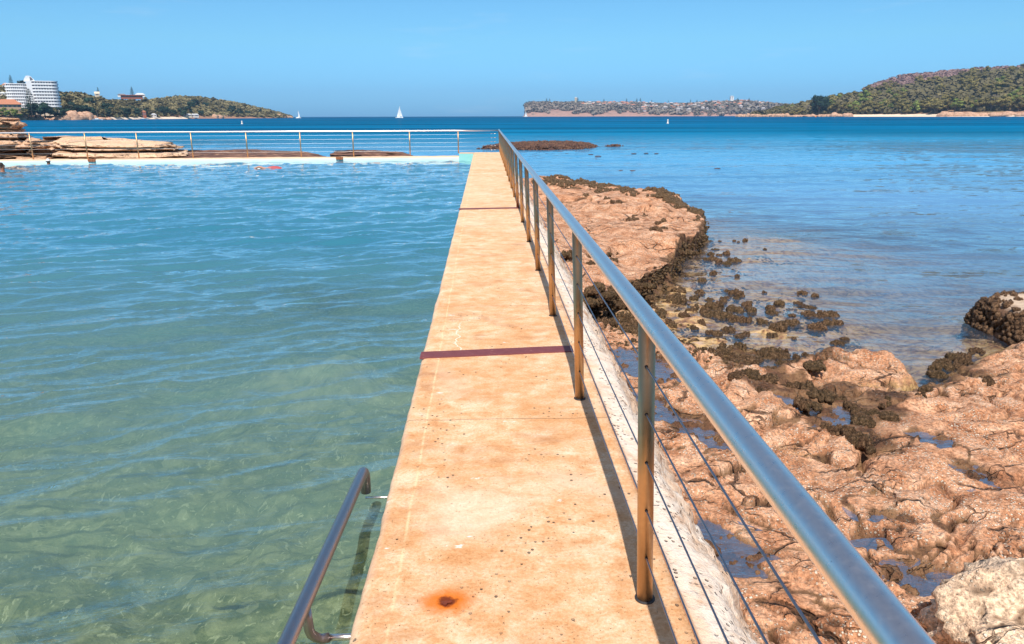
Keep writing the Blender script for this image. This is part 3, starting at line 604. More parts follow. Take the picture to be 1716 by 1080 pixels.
def strip(px, y0w, w, label):
    a = gp(px[0][0], px[0][1]); b = gp(px[1][0], px[1][1]); a[0] = xl(a[1])-0.004; sl = (b[1]-a[1])/(b[0]-a[0]); b = np.array([xr(b[1])+0.06, a[1]+sl*(xr(b[1])+0.06-a[0]), 0])
    n = 24; mb = MB(); V = []
    for k in range(n+1):
        f = k/n; p = a+(b-a)*f; j = 0.004*float(noise(f*9, 0.3, a[1], 151))
        for (dy, z) in ((-w/2, -0.002), (-w/2+0.002, 0.009), (w/2-0.002, 0.009), (w/2, -0.002)): V.append((p[0], p[1]+dy+j, z))
    F = [(i*4+k, i*4+4+k, i*4+5+k, i*4+1+k) for i in range(n) for k in range(3)]+[(0, 1, 2, 3), (n*4+3, n*4+2, n*4+1, n*4)]
    o = mesh('joint_cover', V, F, M['strip']); tag(o, label, 'joint cover', 'maroon joint covers across the walkway'); return o
strip([(705, 597), (955, 586)], 0, 0.135, 'wide maroon ribbed strip across the walkway, the nearer one')
strip([(772, 351), (873, 349)], 0, 0.15, 'thin looking maroon strip across the walkway, the farther one')

# cut-off rusty bolt in the rust stain
mb = MB(); rp = gp(748, 1012)
mb.tube([rp+[-0.016, -0.003, 0.004], rp+[0.018, 0.002, 0.006]], [0.006, 0.004], 8)
mb.tube([rp+[-0.004, -0.008, 0.001], rp+[-0.004, -0.008, 0.009]], 0.008, 8)
M['rust'] = simple('rust', (0.16, 0.03, 0.012), 0.9, 0, 0.5, 90, 0.003)
tag(mb.build('rusty_bolt', M['rust']), 'rusty cut off bolt in an orange stain on the walkway', 'bolt')

# far pool wall with its cap
WY0, WY1 = 33.35, 31.95       # y of the wall's pool face at x = -1.16 and x = -20
def wy(x): return 33.30+(x+1.16)*0.066
def build_farwall():
    xs = np.linspace(-30, -1.15, 120); V = []
    prof = [(0.0, -2.2), (0.0, -0.30), (0.0, -0.17), (0.02, -0.135), (0.30, -0.130), (0.42, -0.135), (0.45, -0.17), (0.55, -1.0), (0.9, -2.2)]
    for x in xs:
        for dy, z in prof:
            V.append((x, wy(x)+dy+0.012*float(noise(x*0.8, z, 0, 161)), z+0.010*float(noise(x*0.9, dy*2, 3, 162))+(0.02*float(noise(x*4, dy*4, 3, 163)) if z > -0.2 else 0)))
    return np.array(V), len(prof), len(xs)
V, nc, nr = build_farwall()
def mat_farwall():
    t = NT('painted_pool_wall'); x, y, z = t.xyz()[:3]; n_ = t.noise(2.0, 5, 0.65, t.map((1, 1, 4))); n2 = t.noise(9, 4, 0.6)
    face = t.mix(n_, (0.50, 0.82, 0.80), (0.88, 0.95, 0.93)); top = t.mix(n2, (0.62, 0.36, 0.22), (0.86, 0.62, 0.44))
    c = t.mix(t.mr(t.math('ADD', z, t.math('MULTIPLY_ADD', n2, 0.03, -0.015)), -0.20, -0.17), face, top); t.prin(c, 0.75, 0, t.bump(n2, 0.01)); return t.m
M['farwall'] = mat_farwall()
o = mesh('pool_wall', V, gridfaces(nr, nc), M['farwall'], smooth=False); tag(o, 'low far pool wall with orange cap and pale turquoise face', 'wall')
M['brick'] = simple('brown_brick', (0.36, 0.13, 0.055), 0.85, 0, 0.4, 14, 0.004)
for px, lab in (((154, 269), 'small brown block on the far pool wall near the capped swimmer'), ((569, 266.5), 'small brown block on the far pool wall near the walkway end')):
    d = ray(*px); t_ = None
    for k in range(60):      # walk along the wall to the pixel's bearing
        pass
    bx = d[0]/d[1]; x_ = (33.30+1.16*0.066)*bx/(1-0.066*bx)
    mb = MB()
    for k in range(3): mb.box(x_-0.15+0.1*k+0.003, x_-0.05+0.1*k-0.003, wy(x_)-0.05, wy(x_)+0.12, -0.235, -0.125+0.004*(k % 2))
    tag(mb.build('wall_block', M['brick']), lab, 'block', 'brown blocks on the far pool wall')

# ------------------------------------------------------------------ railings
RH = 0.975
def rail_x(y): return xr(y)-0.038
def side_railing():
    root = empty('railing', (xr(2.1), 2.12, 0), 'long steel railing with wires running down the seaward side of the walkway', 'railing', 'steel railings round the pool')
    def loc(v): v = np.asarray(v, float).copy(); v[..., 0] -= xr(2.1); v[..., 1] -= 2.12; return v
    posts = [0.30+1.825*k for k in range(18)] + [33.62]
    ysr = sorted(set([-1.4, 0.3]+posts)); pts = [loc((rail_x(y), y, RH+0.006*float(noise(y*0.35, 0.5, 0, 171)))) for y in ysr]
    MB().tube(pts, 0.029, 28).build('handrail', M['rail'], root, True)
    hs = (0.83, 0.675, 0.512, 0.344, 0.171)
    for i, y in enumerate(posts):
        x0 = xr(y); mb = MB(); r_ = 0.026
        mb.tube([loc((x0+0.0, y, -0.01)), loc((x0-0.038*0.975, y, RH-0.012))], r_, 20)
        p = mb.build('post', M['post'], root, True)
        if y < 16:
            for h in hs:
                cx = x0-0.046*h
                MB().tube([loc((cx, y-r_-0.002, h)), loc((cx, y+r_+0.002, h))], 0.0052, 10).build('wire_sleeve', M['dark_fitting'], p)
        if y < 12:
            fm = MB(); fm.lathe([(0.034, -0.003), (0.034, 0.0035), (0.029, 0.006)], tuple(loc((x0, y, 0))), 20); fm.build('grout_collar', M['dark_fitting'], p)
    for h in hs:
        pp = []
        for i in range(len(posts)):
            y = posts[i]; pp.append((xr(y)-0.046*h, y, h))
            if i < len(posts)-1:
                ym = (y+posts[i+1])/2; pp.append((xr(ym)-0.046*h, ym, h-0.004))
        pp = [(xr(-1.4)-0.046*h, -1.4, h)]+pp
        MB().tube([loc(q) for q in pp], 0.0029, 6).build('wire', M['wire'], root, True)
    return root
side_railing()
def far_railing():
    y0 = 33.62; x0 = xr(33.62)
    root = empty('railing', (x0, y0, -0.13), 'steel railing with wires along the far pool wall, meeting the walkway railing at a corner', 'railing', 'steel railings round the pool')
    def loc(v): v = np.asarray(v, float).copy(); v[..., 0] -= x0; v[..., 1] -= y0; v[..., 2] += 0.13; return v
    def fy(x): return wy(x)+0.22 if x < -1.3 else 33.62+(x-x0)*(33.62-wy(-1.3)-0.22)/(x0+1.3)
    pxs = [-42, 45, 138, 225, 317, 410, 501, 590, 686, 768]; xs = []
    for p_ in pxs:
        bx = math.tan(math.atan((p_-858)/1287)+YAW); a_ = 33.52+1.16*0.066; xs.append(a_*bx/(1-0.066*bx))
    top = [loc((x, fy(x), RH-0.03)) for x in [-27]+xs]+[loc((rail_x(33.6), 33.62, RH-0.03))]
    MB().tube(top, 0.031, 14).build('handrail', M['rail'], root, True)
    for x in xs:
        b = -0.14 if x < -1.5 else -0.01
        MB().tube([loc((x, fy(x), b)), loc((x, fy(x), RH-0.05))], 0.026, 12).build('post', M['post'], root, True)
    for h in (0.83, 0.66, 0.49, 0.32, 0.14):
        MB().tube([loc((-27, fy(-27), h-0.05))]+[loc((x, fy(x), h-0.05)) for x in xs]+[loc((xr(33.6), 33.60, h))], 0.0035, 5).build('wire', M['wire_far'], root, True)
    # turnbuckles on the last bay
    for h in (0.83, 0.66, 0.49, 0.32, 0.14):
        for xx in (0.28, 0.42): MB().tube([loc((xx-0.05, fy(xx), h-0.02)), loc((xx+0.05, fy(xx), h-0.018))], 0.012, 6).build('turnbuckle', M['rail'], root, True)
M['wire_far'] = mat_steel('bright_wire_steel', (0.62, 0.63, 0.65), 0.4)
far_railing()
def unseen_cliff():  # added behind the camera, out of view, to warm the steel's reflections
    nx, nz = 120, 30; xs = np.linspace(-45, 40, nx); V = []
    for k in range(nz):
        z = -2+13*k/(nz-1); off = 0.9*np.asarray(fbm(xs*0.15, xs*0+z*0.5, 0, 4, 181))+0.5*noise(xs*0.1, xs*0+z*1.7, 3, 182); V.append(np.column_stack([xs, -13-0.15*z+off, np.full(nx, z)]))
    V.append(np.column_stack([xs, np.full(nx, -30.0), np.full(nx, 12.0)])); o = mesh('cliff', np.concatenate(V), gridfaces(nz+1, nx), M['outcrop'], smooth=True); set_attr(o, 'groove', np.zeros(len(o.data.vertices))); tag(o, kind='structure')
unseen_cliff()
# ------------------------------------------------------------------ pool handrail
def pool_handrail():
    root = empty('pool_handrail', (-0.60, 2.2, POOL), 'dark steel grab rail sloping down along the pool side of the walkway', 'handrail')
    o_ = np.array([-0.60, 2.2, POOL]); L = lambda *p: np.array(p)-o_
    zz = lambda y: 0.065-0.105*(y-1.95)
    pts = [L(-0.600, y, zz(y)) for y in (0.9, 1.6, 2.2, 2.8, 3.20)]
    for a in (20, 40, 60, 80): pts.append(L(-0.600, 3.20+0.06*math.sin(R(a)), zz(3.2)-0.06+0.06*math.cos(R(a))))
    pts.append(L(-0.600, 3.262, zz(3.2)-0.13))
    MB().tube(pts, 0.025, 24).build('rail', M['pool_rail'], root, True)
    for y, zb, r_ in ((2.13, -0.125, 0.011), (3.24, -0.215, 0.006)):
        e = [L(-0.600, y-0.05, zz(y)-0.015), L(-0.600, y-0.03, zb+0.055)]
        for a in (20, 45, 70): e.append(L(-0.600+0.05*(1-math.cos(R(a))), y-0.03+0.02*math.sin(R(a)), zb+0.05*(1-math.sin(R(a)))))
        e += [L(-0.545, y, zb)]
        if r_ > 0.01: MB().tube(e, 0.0165, 14).build('elbow', M['pool_rail'], root, True)
        MB().tube([L(-0.60 if r_ < 0.01 else -0.548, y, zb), L(-0.43, y, zb)], r_, 12).build('bracket', M['rail'], root, True)
        MB().tube([L(-0.458, y, zb), L(-0.446, y, zb)], 0.03, 14).build('wall_plate', M['rail'], root, True)
pool_handrail()

# ------------------------------------------------------------------ boulders and clumps
def lump_rock(name, c, rad, seed, mat, sub=ICO5, amp=0.18, flat_top=None, label=None, cat='rock', grp=None, freq=1.6, fine=0.03):
    v, f = sub; q = v.copy(); n0 = fbm(q[:, 0]*freq+seed, q[:, 1]*freq, q[:, 2]*freq, 5, seed)
    w1, w2 = worley(q[:, 0]*2.2+seed, q[:, 1]*2.2+q[:, 2]*1.7, seed); r_ = 1+amp*n0+0.10*sstep(0, 0.35, w2-w1)
    p = q*r_[:, None]*np.array(rad); fn = fine*fbm(q[:, 0]*9, q[:, 1]*9, q[:, 2]*9, 3, seed+5); p = p+q*fn[:, None]
    if flat_top is not None: p[:, 2] = np.where(p[:, 2] > flat_top, flat_top+(p[:, 2]-flat_top)*0.18, p[:, 2])
    o = mesh(name, p, f.astype(np.int64), mat, smooth=True, loc=tuple(map(float, c))); set_attr(o, 'groove', 0.6*(1-sstep(0, 0.10, w2-w1)))
    tag(o, label, cat, grp); return o
bc = gp(1722, 1062, -0.62)
lump_rock('boulder', (bc[0]+0.10, bc[1]+0.02, -0.66), (0.46, 0.34, 0.28), 7, M['rock_pale'], label='pale cream boulder on the rock shelf, at the lower right corner', amp=0.22)
br = gp(1700, 592, SEA); BIG = np.array([br[0]+1.20, br[1]+0.62, SEA-0.08])

def mat_squirt():
    t = NT('brown_sea_squirt'); oi = t.n('ShaderNodeObjectInfo').outputs['Random']; a = t.noise(34, 6, 0.78); b = t.noise(90, 3, 0.7)
    c = t.ramp(a, [(0.36, (0.020, 0.011, 0.007)), (0.45, (0.085, 0.045, 0.024)), (0.54, (0.24, 0.135, 0.072)), (0.66, (0.46, 0.29, 0.17))])
    c = t.mix(t.mr(oi, 0, 1, 0, 0.5), c, t.mix(0.5, c, (0.085, 0.085, 0.03)))
    t.prin(c, t.mr(b, 0.3, 0.7, 0.35, 0.8), 0, t.bump(t.math('ADD', a, b), 0.03, 1.0), 0.3); return t.m
M['squirt'] = mat_squirt()
rs = np.random.RandomState(11)
def squirt_geo(seed, n=9, spread=0.075, r0=0.024):
    g = np.random.RandomState(seed); VV = []; FF = []; k0 = 0; v, f = ICO3
    for i in range(n):
        a = g.uniform(0, 6.28); d = spread*math.sqrt(g.uniform(0, 1)); r_ = r0*g.uniform(0.6, 1.5); h = r_*0.4+0.045*(1-d/spread)*g.uniform(0.1, 1.0)
        q = v*(1+0.42*fbm(v[:, 0]*2.4+i*3, v[:, 1]*2.4+seed, v[:, 2]*2.4, 4, seed+i, 0.6)[:, None])
        top = q[:, 2] > 0.6; rr = np.hypot(q[:, 0], q[:, 1]); q[:, 2] -= 0.45*np.exp(-(rr/0.28)**2)*top   # siphon dimple
        q = q*np.array([r_, r_, r_*g.uniform(1.0, 1.5)])+np.array([d*math.cos(a), d*math.sin(a), h])
        VV.append(q); FF.append(f+k0); k0 += len(q)
    return np.concatenate(VV), np.concatenate(FF)
squirt_meshes = []
for k in range(8):
    v_, f_ = squirt_geo(200+k, 2*[5, 7, 9, 12, 6, 10, 14, 8][k], [0.05, 0.065, 0.08, 0.10, 0.06, 0.085, 0.12, 0.075][k])
    o = mesh('sea_squirt_clump', v_, f_.astype(np.int64), M['squirt'], smooth=True); squirt_meshes.append(o.data); bpy.data.objects.remove(o)
def place_squirts(pxlist, zguess, label, group, s0=1.0, sink=0.012):
    arr = []
    for (x, y) in pxlist:
        p = gp(x, y, zguess)
        for _ in range(3):
            z = float(rock_z(np.array([p[0]]), np.array([p[1]]))[0]); z = max(z, SEA-0.004); p = gp(x, y, z+0.03)
        arr.append((p[0], p[1], z))
    rx0 = min(q[0] for q in arr); rx1 = max(q[0] for q in arr); ry0 = min(q[1] for q in arr); ry1 = max(q[1] for q in arr)
    for i, (x, y, z) in enumerate(arr):
        far_near = [w for lim, w in zip((0.33, 0.66, 9), ('far', 'middle', 'near')) if (ry1-y)/(ry1-ry0+1e-6) < lim][0]; lr = [w for lim, w in zip((0.33, 0.66, 9), ('left', 'centre', 'right')) if (x-rx0)/(rx1-rx0+1e-6) < lim][0]
        o = bpy.data.objects.new('sea_squirt_clump', squirt_meshes[int(rs.randint(8))]); o.location = (x, y, z-sink)
        s = s0*rs.uniform(0.6, 1.45); o.scale = (s*rs.uniform(0.8, 1.35), s*rs.uniform(0.8, 1.15), s*rs.uniform(0.9, 1.45)); o.rotation_euler = (0, 0, rs.uniform(0, 6.28)); link(o); tag(o, '%s %s, %s %s side' % ('small' if s*[5, 7, 9, 12, 6, 10, 14, 8][squirt_meshes.index(o.data)] < 8.2*s0 else 'large', label, far_near, lr), 'sea squirts', group)
place_squirts(P1, -0.97, 'brown sea squirt clump in the tidal water between rocks', 'sea squirt clumps in the tidal shallows', 0.72)
place_squirts(P2, -0.88, 'olive sea squirt clump along the shelf edge', 'sea squirt clumps along the shelf edge', 0.70)
place_squirts(P3, -0.80, 'dark sea squirt clump in the band across the shelf', 'sea squirt clumps in the band across the shelf', 0.62)
place_squirts(P4, -0.45, 'dark sea squirt clump on the raised slab', 'sea squirt clumps on the raised slab', 0.75)
place_squirts(P5, -0.86, 'sea squirt clump near the mussel covered rock', 'sea squirt clumps at the right of the shelf', 0.62)
place_squirts(P6, -0.97, 'brown sea squirt clump by the seawall below the slab', 'sea squirt clumps under the slab by the seawall', 0.75)

def scatter_lumps(name, pts, sizes, mat, label, parent=None, seed=5, kind='stuff', sub=ICO1, cat=None, flat=1.0):
    g = np.random.RandomState(seed); v, f = sub; VV = []; FF = []; k0 = 0
    for p, s in zip(pts, sizes):
        q = v*(1+0.35*g.normal(size=(len(v), 1))*0.5)*s*np.array([1, 1, flat*g.uniform(0.7, 1.3)]); VV.append(q+np.asarray(p)); FF.append(f+k0); k0 += len(v)
    o = mesh(name, np.concatenate(VV), np.concatenate(FF).astype(np.int64), mat, parent, True)
    if parent is None: tag(o, label, cat)
    o['kind'] = kind
    return o
# mussel band along the seaward rim of the raised slab
A0 = np.array(SLAB[1:7]); seg = []
g = np.random.RandomState(3)
for k in range(5200):
    i = g.randint(0, 5); p = A0[i]+(A0[i+1]-A0[i])*g.uniform(); w = g.uniform()**1.3*[3.6, 3.0, 2.2, 1.3, 0.8][i]
    cdir = np.array([-0.25, -1.0]); cdir /= np.linalg.norm(cdir); q = p+cdir*w-cdir*0.15+g.normal(size=2)*0.08; seg.append(q)
seg = np.array(seg); seg = seg[noise(seg[:, 0]*1.6, seg[:, 1]*1.6, 0, 301) > -0.12]; zz = rock_z(seg[:, 0], seg[:, 1])
scatter_lumps('weed_band', np.column_stack([seg, zz+0.01]), g.uniform(0.025, 0.065, len(seg)), M['squirt'], 'dark band of weed and mussels along the far rim of the raised slab', seed=8, cat='seaweed')
# foot of the slab and tidal flat: low weed
pts = []
g = np.random.RandomState(4)
cand = np.column_stack([g.uniform(1.0, 6.0, 9000), g.uniform(6.6, 13.5, 9000)]); sT = sdf(cand[:, 0], cand[:, 1], TIDE); sA = sdf(cand[:, 0], cand[:, 1], SLAB)
ok = (sT > -0.1) & (sA < 0.0) & (noise(cand[:, 0]*1.4, cand[:, 1]*1.4, 0, 305)+0.3*noise(cand[:, 0]*6, cand[:, 1]*6, 0, 306)+0.25*np.exp(sA*2) > 0.08); cand = cand[ok][:3400]; zz = rock_z(cand[:, 0], cand[:, 1])
S_ = np.array(SLAB[5:14]); ii = g.randint(0, len(S_)-1, 1500); ff_ = g.uniform(size=(1500, 1)); fc = S_[ii]+(S_[ii+1]-S_[ii])*ff_; dd_ = S_[ii+1]-S_[ii]; nn_ = np.stack([dd_[:, 1], -dd_[:, 0]], 1); nn_ /= np.linalg.norm(nn_, axis=1)[:, None]
nn_ *= np.where(sdf(fc[:, 0]+nn_[:, 0]*0.1, fc[:, 1]+nn_[:, 1]*0.1, SLAB) > 0, -1, 1)[:, None]; fc = fc+nn_*g.uniform(-0.12, 0.06, (1500, 1)); cand = np.concatenate([cand, fc]); zz = np.concatenate([zz, g.uniform(SEA, -0.62, 1500)])
scatter_lumps('low_weed', np.column_stack([cand, zz]), g.uniform(0.010, 0.032, len(cand)), M['squirt'], 'low brown weed growing over the tidal flat', seed=9, cat='seaweed', flat=0.7)

# big mussel covered rock at the right edge
def mat_mb():
    t = NT('mussel_rock_base'); z = t.xyz()[2]; a = t.noise(9, 5, 0.7); c = t.mix(a, (0.07, 0.035, 0.02), (0.26, 0.14, 0.08)); c = t.mix(t.mr(t.math('ADD', z, t.math('MULTIPLY_ADD', a, 0.10, -0.05)), 0.38, 0.46), c, t.mix(a, (0.42, 0.28, 0.19), (0.74, 0.60, 0.46))); t.prin(c, 0.85, 0, t.bump(a, 0.03)); return t.m
M['mussel_base'] = mat_mb()
def big_rock():
    v, f = ICO5; q = v.copy(); n0 = fbm(q[:, 0]*1.5, q[:, 1]*1.5, q[:, 2]*1.5, 4, 15)
    p = np.sign(q)*np.abs(q)**0.65*np.array([0.95, 0.72, 0.62])*(1+0.13*n0)[:, None]; p[:, 2] = np.where(p[:, 2] > 0.42, 0.42+(p[:, 2]-0.42)*0.25, p[:, 2]); p[:, :2] *= (1.10-0.16*np.clip(p[:, 2], -0.5, 0.5))[:, None]
    o = mesh('mussel_rock', p, f.astype(np.int64), M['mussel_base'], smooth=True, loc=tuple(BIG)); set_attr(o, 'groove', np.zeros(len(p)))
    tag(o, 'blocky rock thick with dark mussels and a pale bare top, at the right edge', 'rock')
    g = np.random.RandomState(6); idx = g.choice(len(p), 7000, replace=True); P = p[idx]; nn = P/np.linalg.norm(P, axis=1)[:, None]
    keep = (P[:, 2] < 0.39+0.04*g.normal(size=len(P))) & (P[:, 2] > -0.45); P = P[keep]
    scatter_lumps('mussels', P*1.01, g.uniform(0.022, 0.055, len(P)), M['squirt'], None, parent=o, seed=12)
big_rock()
# low flat rock sheet in front of it is part of the shelf

# dark reef farther out
def reef(label, outline_px, h, seed, cat='reef', n_l=2200, grp=None, size=(0.10, 0.22)):
    P = np.array(U(outline_px, SEA)); lo = P.min(0)-1; hi = P.max(0)+1; nx, ny = 110, 50
    X, Y = [a.ravel() for a in np.meshgrid(np.linspace(lo[0], hi[0], nx), np.linspace(lo[1], hi[1], ny))]
    s = sdf(X+0.3*noise(X*0.7, Y*0.7, 0, seed), Y+0.3*noise(X*0.7, Y*0.7, 2, seed), P); k = sstep(-0.3, 1.3, s); Z = SEA-0.25+(h+0.25)*k*(1+0.15*fbm(X*0.8, Y*0.8, 0, 3, seed))
    c = P.mean(0); o = mesh('rock_reef', np.stack([X-c[0], Y-c[1], Z-SEA], 1), gridfaces(ny, nx), M['reef'], smooth=True, loc=(c[0], c[1], SEA)); tag(o, label, cat, grp)
    g = np.random.RandomState(seed); ok = np.where(k > 0.25)[0]
    if n_l:
        idx = g.choice(ok, n_l); ps = np.stack([X[idx]-c[0]+g.normal(size=n_l)*0.12, Y[idx]-c[1]+g.normal(size=n_l)*0.12, Z[idx]-SEA+0.02], 1)
        scatter_lumps('weed_cover', ps, g.uniform(size[0], size[1], n_l)*0.55, M['reef_weed'], None, parent=o, seed=seed+1)
    return o
M['reef'] = simple('dark_reef_rock', (0.075, 0.035, 0.025), 0.7, 0, 0.5, 3, 0.02)
def mat_reefweed():
    t = NT('reef_weed'); a = t.noise(2.2, 5, 0.7); c = t.ramp(a, [(0.35, (0.03, 0.014, 0.012)), (0.5, (0.10, 0.045, 0.028)), (0.66, (0.19, 0.095, 0.05)), (0.8, (0.42, 0.28, 0.16))]); t.prin(c, 0.7); return t.m
M['reef_weed'] = mat_reefweed()
reef('dark weed covered reef just beyond the railing corner', [(796, 250), (830, 245), (862, 242), (930, 241), (975, 242), (1000, 244), (1010, 246.5), (985, 249.5), (930, 252), (870, 252.5)], 0.20, 21, n_l=3600)
reef('thin purple brown spit trailing right from the dark reef', [(1004, 244.6), (1040, 244.0), (1056, 245.0), (1040, 246.2), (1008, 246.6)], 0.10, 23, n_l=240, size=(0.06, 0.14))
ripx = [(1062, 258), (1083, 257.5), (1100, 258), (990, 259.5), (1002, 262.5), (1040, 286), (1060, 286.5), (1196, 280), (1202, 283), (950, 258)]
for i, (x, y) in enumerate(ripx):
    p = gp(x, y, SEA); v, f = ICO2; g = np.random.RandomState(i); d = p[1]/60
    q = v*(1+0.3*fbm(v[:, 0]*2+i, v[:, 1]*2, v[:, 2]*2, 3, i)[:, None])*np.array([0.30, 0.16, 0.055])*g.uniform(0.6, 1.2)*max(d, 0.45)*0.8
    o = mesh('awash_rock', q, f.astype(np.int64), M['reef'], smooth=True, loc=(p[0], p[1], SEA)); tag(o, 'tiny dark rock tip just breaking the water between reef and slab', 'rock', 'rock tips awash off the slab')

# ------------------------------------------------------------------ layered outcrops behind the far pool wall
def strata(label, pts, z0, z1, seed, mat, nz=60, inset=0.35, cuts=(), tilt=0.0, name='rock_outcrop'):
    P = np.array(pts, float); seg_ = np.linalg.norm(np.roll(P, -1, 0)-P, axis=1); L = seg_.sum(); n = int(min(900, max(220, L/0.07)))
    cum = np.concatenate([[0], np.cumsum(seg_)]); ring = []
    PP = np.vstack([P, P[:1]])
    for k in range(n):
        d = L*k/n; i = np.searchsorted(cum, d, 'right')-1; ring.append(PP[i]+(PP[i+1]-PP[i])*(d-cum[i])/seg_[i])
    ring = np.array(ring); ring = sum(np.roll(ring, s, 0) for s in range(-4, 5))/9; c = ring.mean(0)
    tn = np.roll(ring, -1, 0)-np.roll(ring, 1, 0); nr_ = np.stack([tn[:, 1], -tn[:, 0]], 1); nr_ /= np.linalg.norm(nr_, axis=1)[:, None]
    area = 0.5*np.sum(ring[:, 0]*np.roll(ring[:, 1], -1)-np.roll(ring[:, 0], -1)*ring[:, 1]); nr_ *= np.sign(area)
    V = []; zs = np.linspace(z0, z1, nz); G = []
    for z in zs:
        t = (z-z0)/(z1-z0); x_, y_ = ring[:, 0], ring[:, 1]
        off = -inset*t+0.22*fbm(x_*0.5, y_*0.5, z*1.6, 3, seed)
        lay = noise(x_*0.12, y_*0.12, z*4.5, seed+3); off = off+0.20*sstep(-0.1, 0.1, lay)+0.10*sstep(-0.05, 0.05, noise(x_*0.4, y_*0.4, z*11, seed+4))
        dk = 0
        for (zc, hw, dep, xa, xb) in cuts:
            kk = np.exp(-((z-zc-0.04*noise(x_*0.8, y_*0.8, 0, seed+9))/hw)**4)*sstep(xa-0.4, xa+0.3, x_)*sstep(xb+0.4, xb-0.3, x_); off = off-dep*kk; dk = np.maximum(dk, kk)
        off = off+0.11*fbm(x_*2.4, y_*2.4, z*5, 4, seed+5, 0.6)-0.35*sstep(0.9, 1.0, t)
        q = ring+nr_*off[:, None]; zz = np.full(n, z)+tilt*(ring[:, 0]-c[0])*t+0.04*fbm(x_*0.8, y_*0.8, 0, 3, seed+7)*t; V.append(np.column_stack([q, zz])); G.append(0.5*dk+0*zz)  # cuts also darkened: the overhangs' shade painted through the groove mask
    # closing top in shrinking rings
    base = V[-1]
    for s in (0.85, 0.65, 0.45, 0.25, 0.08):
        q = base.copy(); q[:, :2] = c+(base[:, :2]-c)*s; q[:, 2] = base[:, 2]+0.08*(1-s)+0.06*fbm(q[:, 0]*0.9, q[:, 1]*0.9, 0, 4, seed+8); V.append(q); G.append(0*q[:, 2])
    m_ = len(V); V = np.concatenate(V); G = np.concatenate(G); i = (np.arange(m_-1)[:, None]*n+np.arange(n)[None]); j = (np.arange(m_-1)[:, None]*n+(np.arange(n)+1)[None] % n)
    F = np.stack([i, j, j+n, i+n], -1).reshape(-1, 4)
    cc = np.array([c[0], c[1], 0]); o = mesh(name, V-cc, F, mat, smooth=True, loc=tuple(cc)); set_attr(o, 'groove', G); tag(o, label, 'rock'); return o
def fpt(px, Y):        # x at pixel column px and depth-row Y
    return (math.tan(math.atan((px-858)/1287)+YAW)*Y, Y)
strata('tall layered orange rock with dark undercuts at the left edge behind the pool', [fpt(-170, 38), fpt(-60, 37.0), fpt(30, 37.2), fpt(56, 39.5), fpt(50, 43), fpt(-170, 46)], -1.3, 1.52, 41, M['outcrop'],
       cuts=((-0.10, 0.14, 0.9, -60, 0), (-0.42, 0.10, 0.8, -60, 0), (0.55, 0.06, 0.35, -60, 0), (1.0, 0.05, 0.3, -60, 0)), inset=0.75)
strata('smaller flat orange rock ledge jutting right of the tall rock', [fpt(20, 36.2), fpt(70, 36.2), fpt(84, 37.4), fpt(80, 39), fpt(20, 40)], -1.2, 0.50, 47, M['outcrop'], cuts=((-0.05, 0.20, 0.9, -60, 0), (-0.5, 0.14, 0.8, -60, 0)), inset=0.25)
strata('long pale sandstone ledge behind the far pool railing', [fpt(60, 36.0), fpt(120, 35.6), fpt(200, 35.6), fpt(262, 36.0), fpt(318, 37.6), fpt(322, 41), fpt(240, 46), fpt(150, 47), fpt(60, 46)], -1.2, 0.38, 43, M['outcrop_pale'] if 'outcrop_pale' in M else M['rock_pale'],
       cuts=((0.02, 0.06, 0.55, -60, -12), (-0.32, 0.07, 0.45, -60, -10), (0.20, 0.03, 0.3, -60, -14)), inset=1.0, tilt=-0.018)
def ledge_dark(label, pts, z1, seed): return strata(label, pts, -1.25, z1, seed, M['reef2'], nz=40, cuts=((-0.62, 0.07, 0.5, -60, 60),), inset=0.4, name='rock_ledge')
def mat_reef2():
    t = NT('dark_ledge_rock'); a = t.noise(2.4, 5, 0.7, t.map((0.5, 1, 5))); c = t.ramp(a, [(0.35, (0.05, 0.022, 0.02)), (0.5, (0.15, 0.07, 0.045)), (0.64, (0.32, 0.17, 0.10)), (0.8, (0.55, 0.36, 0.22))]); t.prin(c, 0.8, 0, t.bump(a, 0.05)); return t.m
M['reef2'] = mat_reef2()
ledge_dark('dark brown stepped ledge behind the middle of the far railing', [fpt(290, 36.2), fpt(420, 35.9), fpt(530, 36.0), fpt(552, 37.5), fpt(530, 42), fpt(420, 46), fpt(290, 44)], -0.28, 51)
ledge_dark('low dark rock strip in the water right of the stepped ledge', [fpt(545, 47), fpt(640, 46.5), fpt(690, 47), fpt(672, 50), fpt(560, 52)], -0.62, 53)

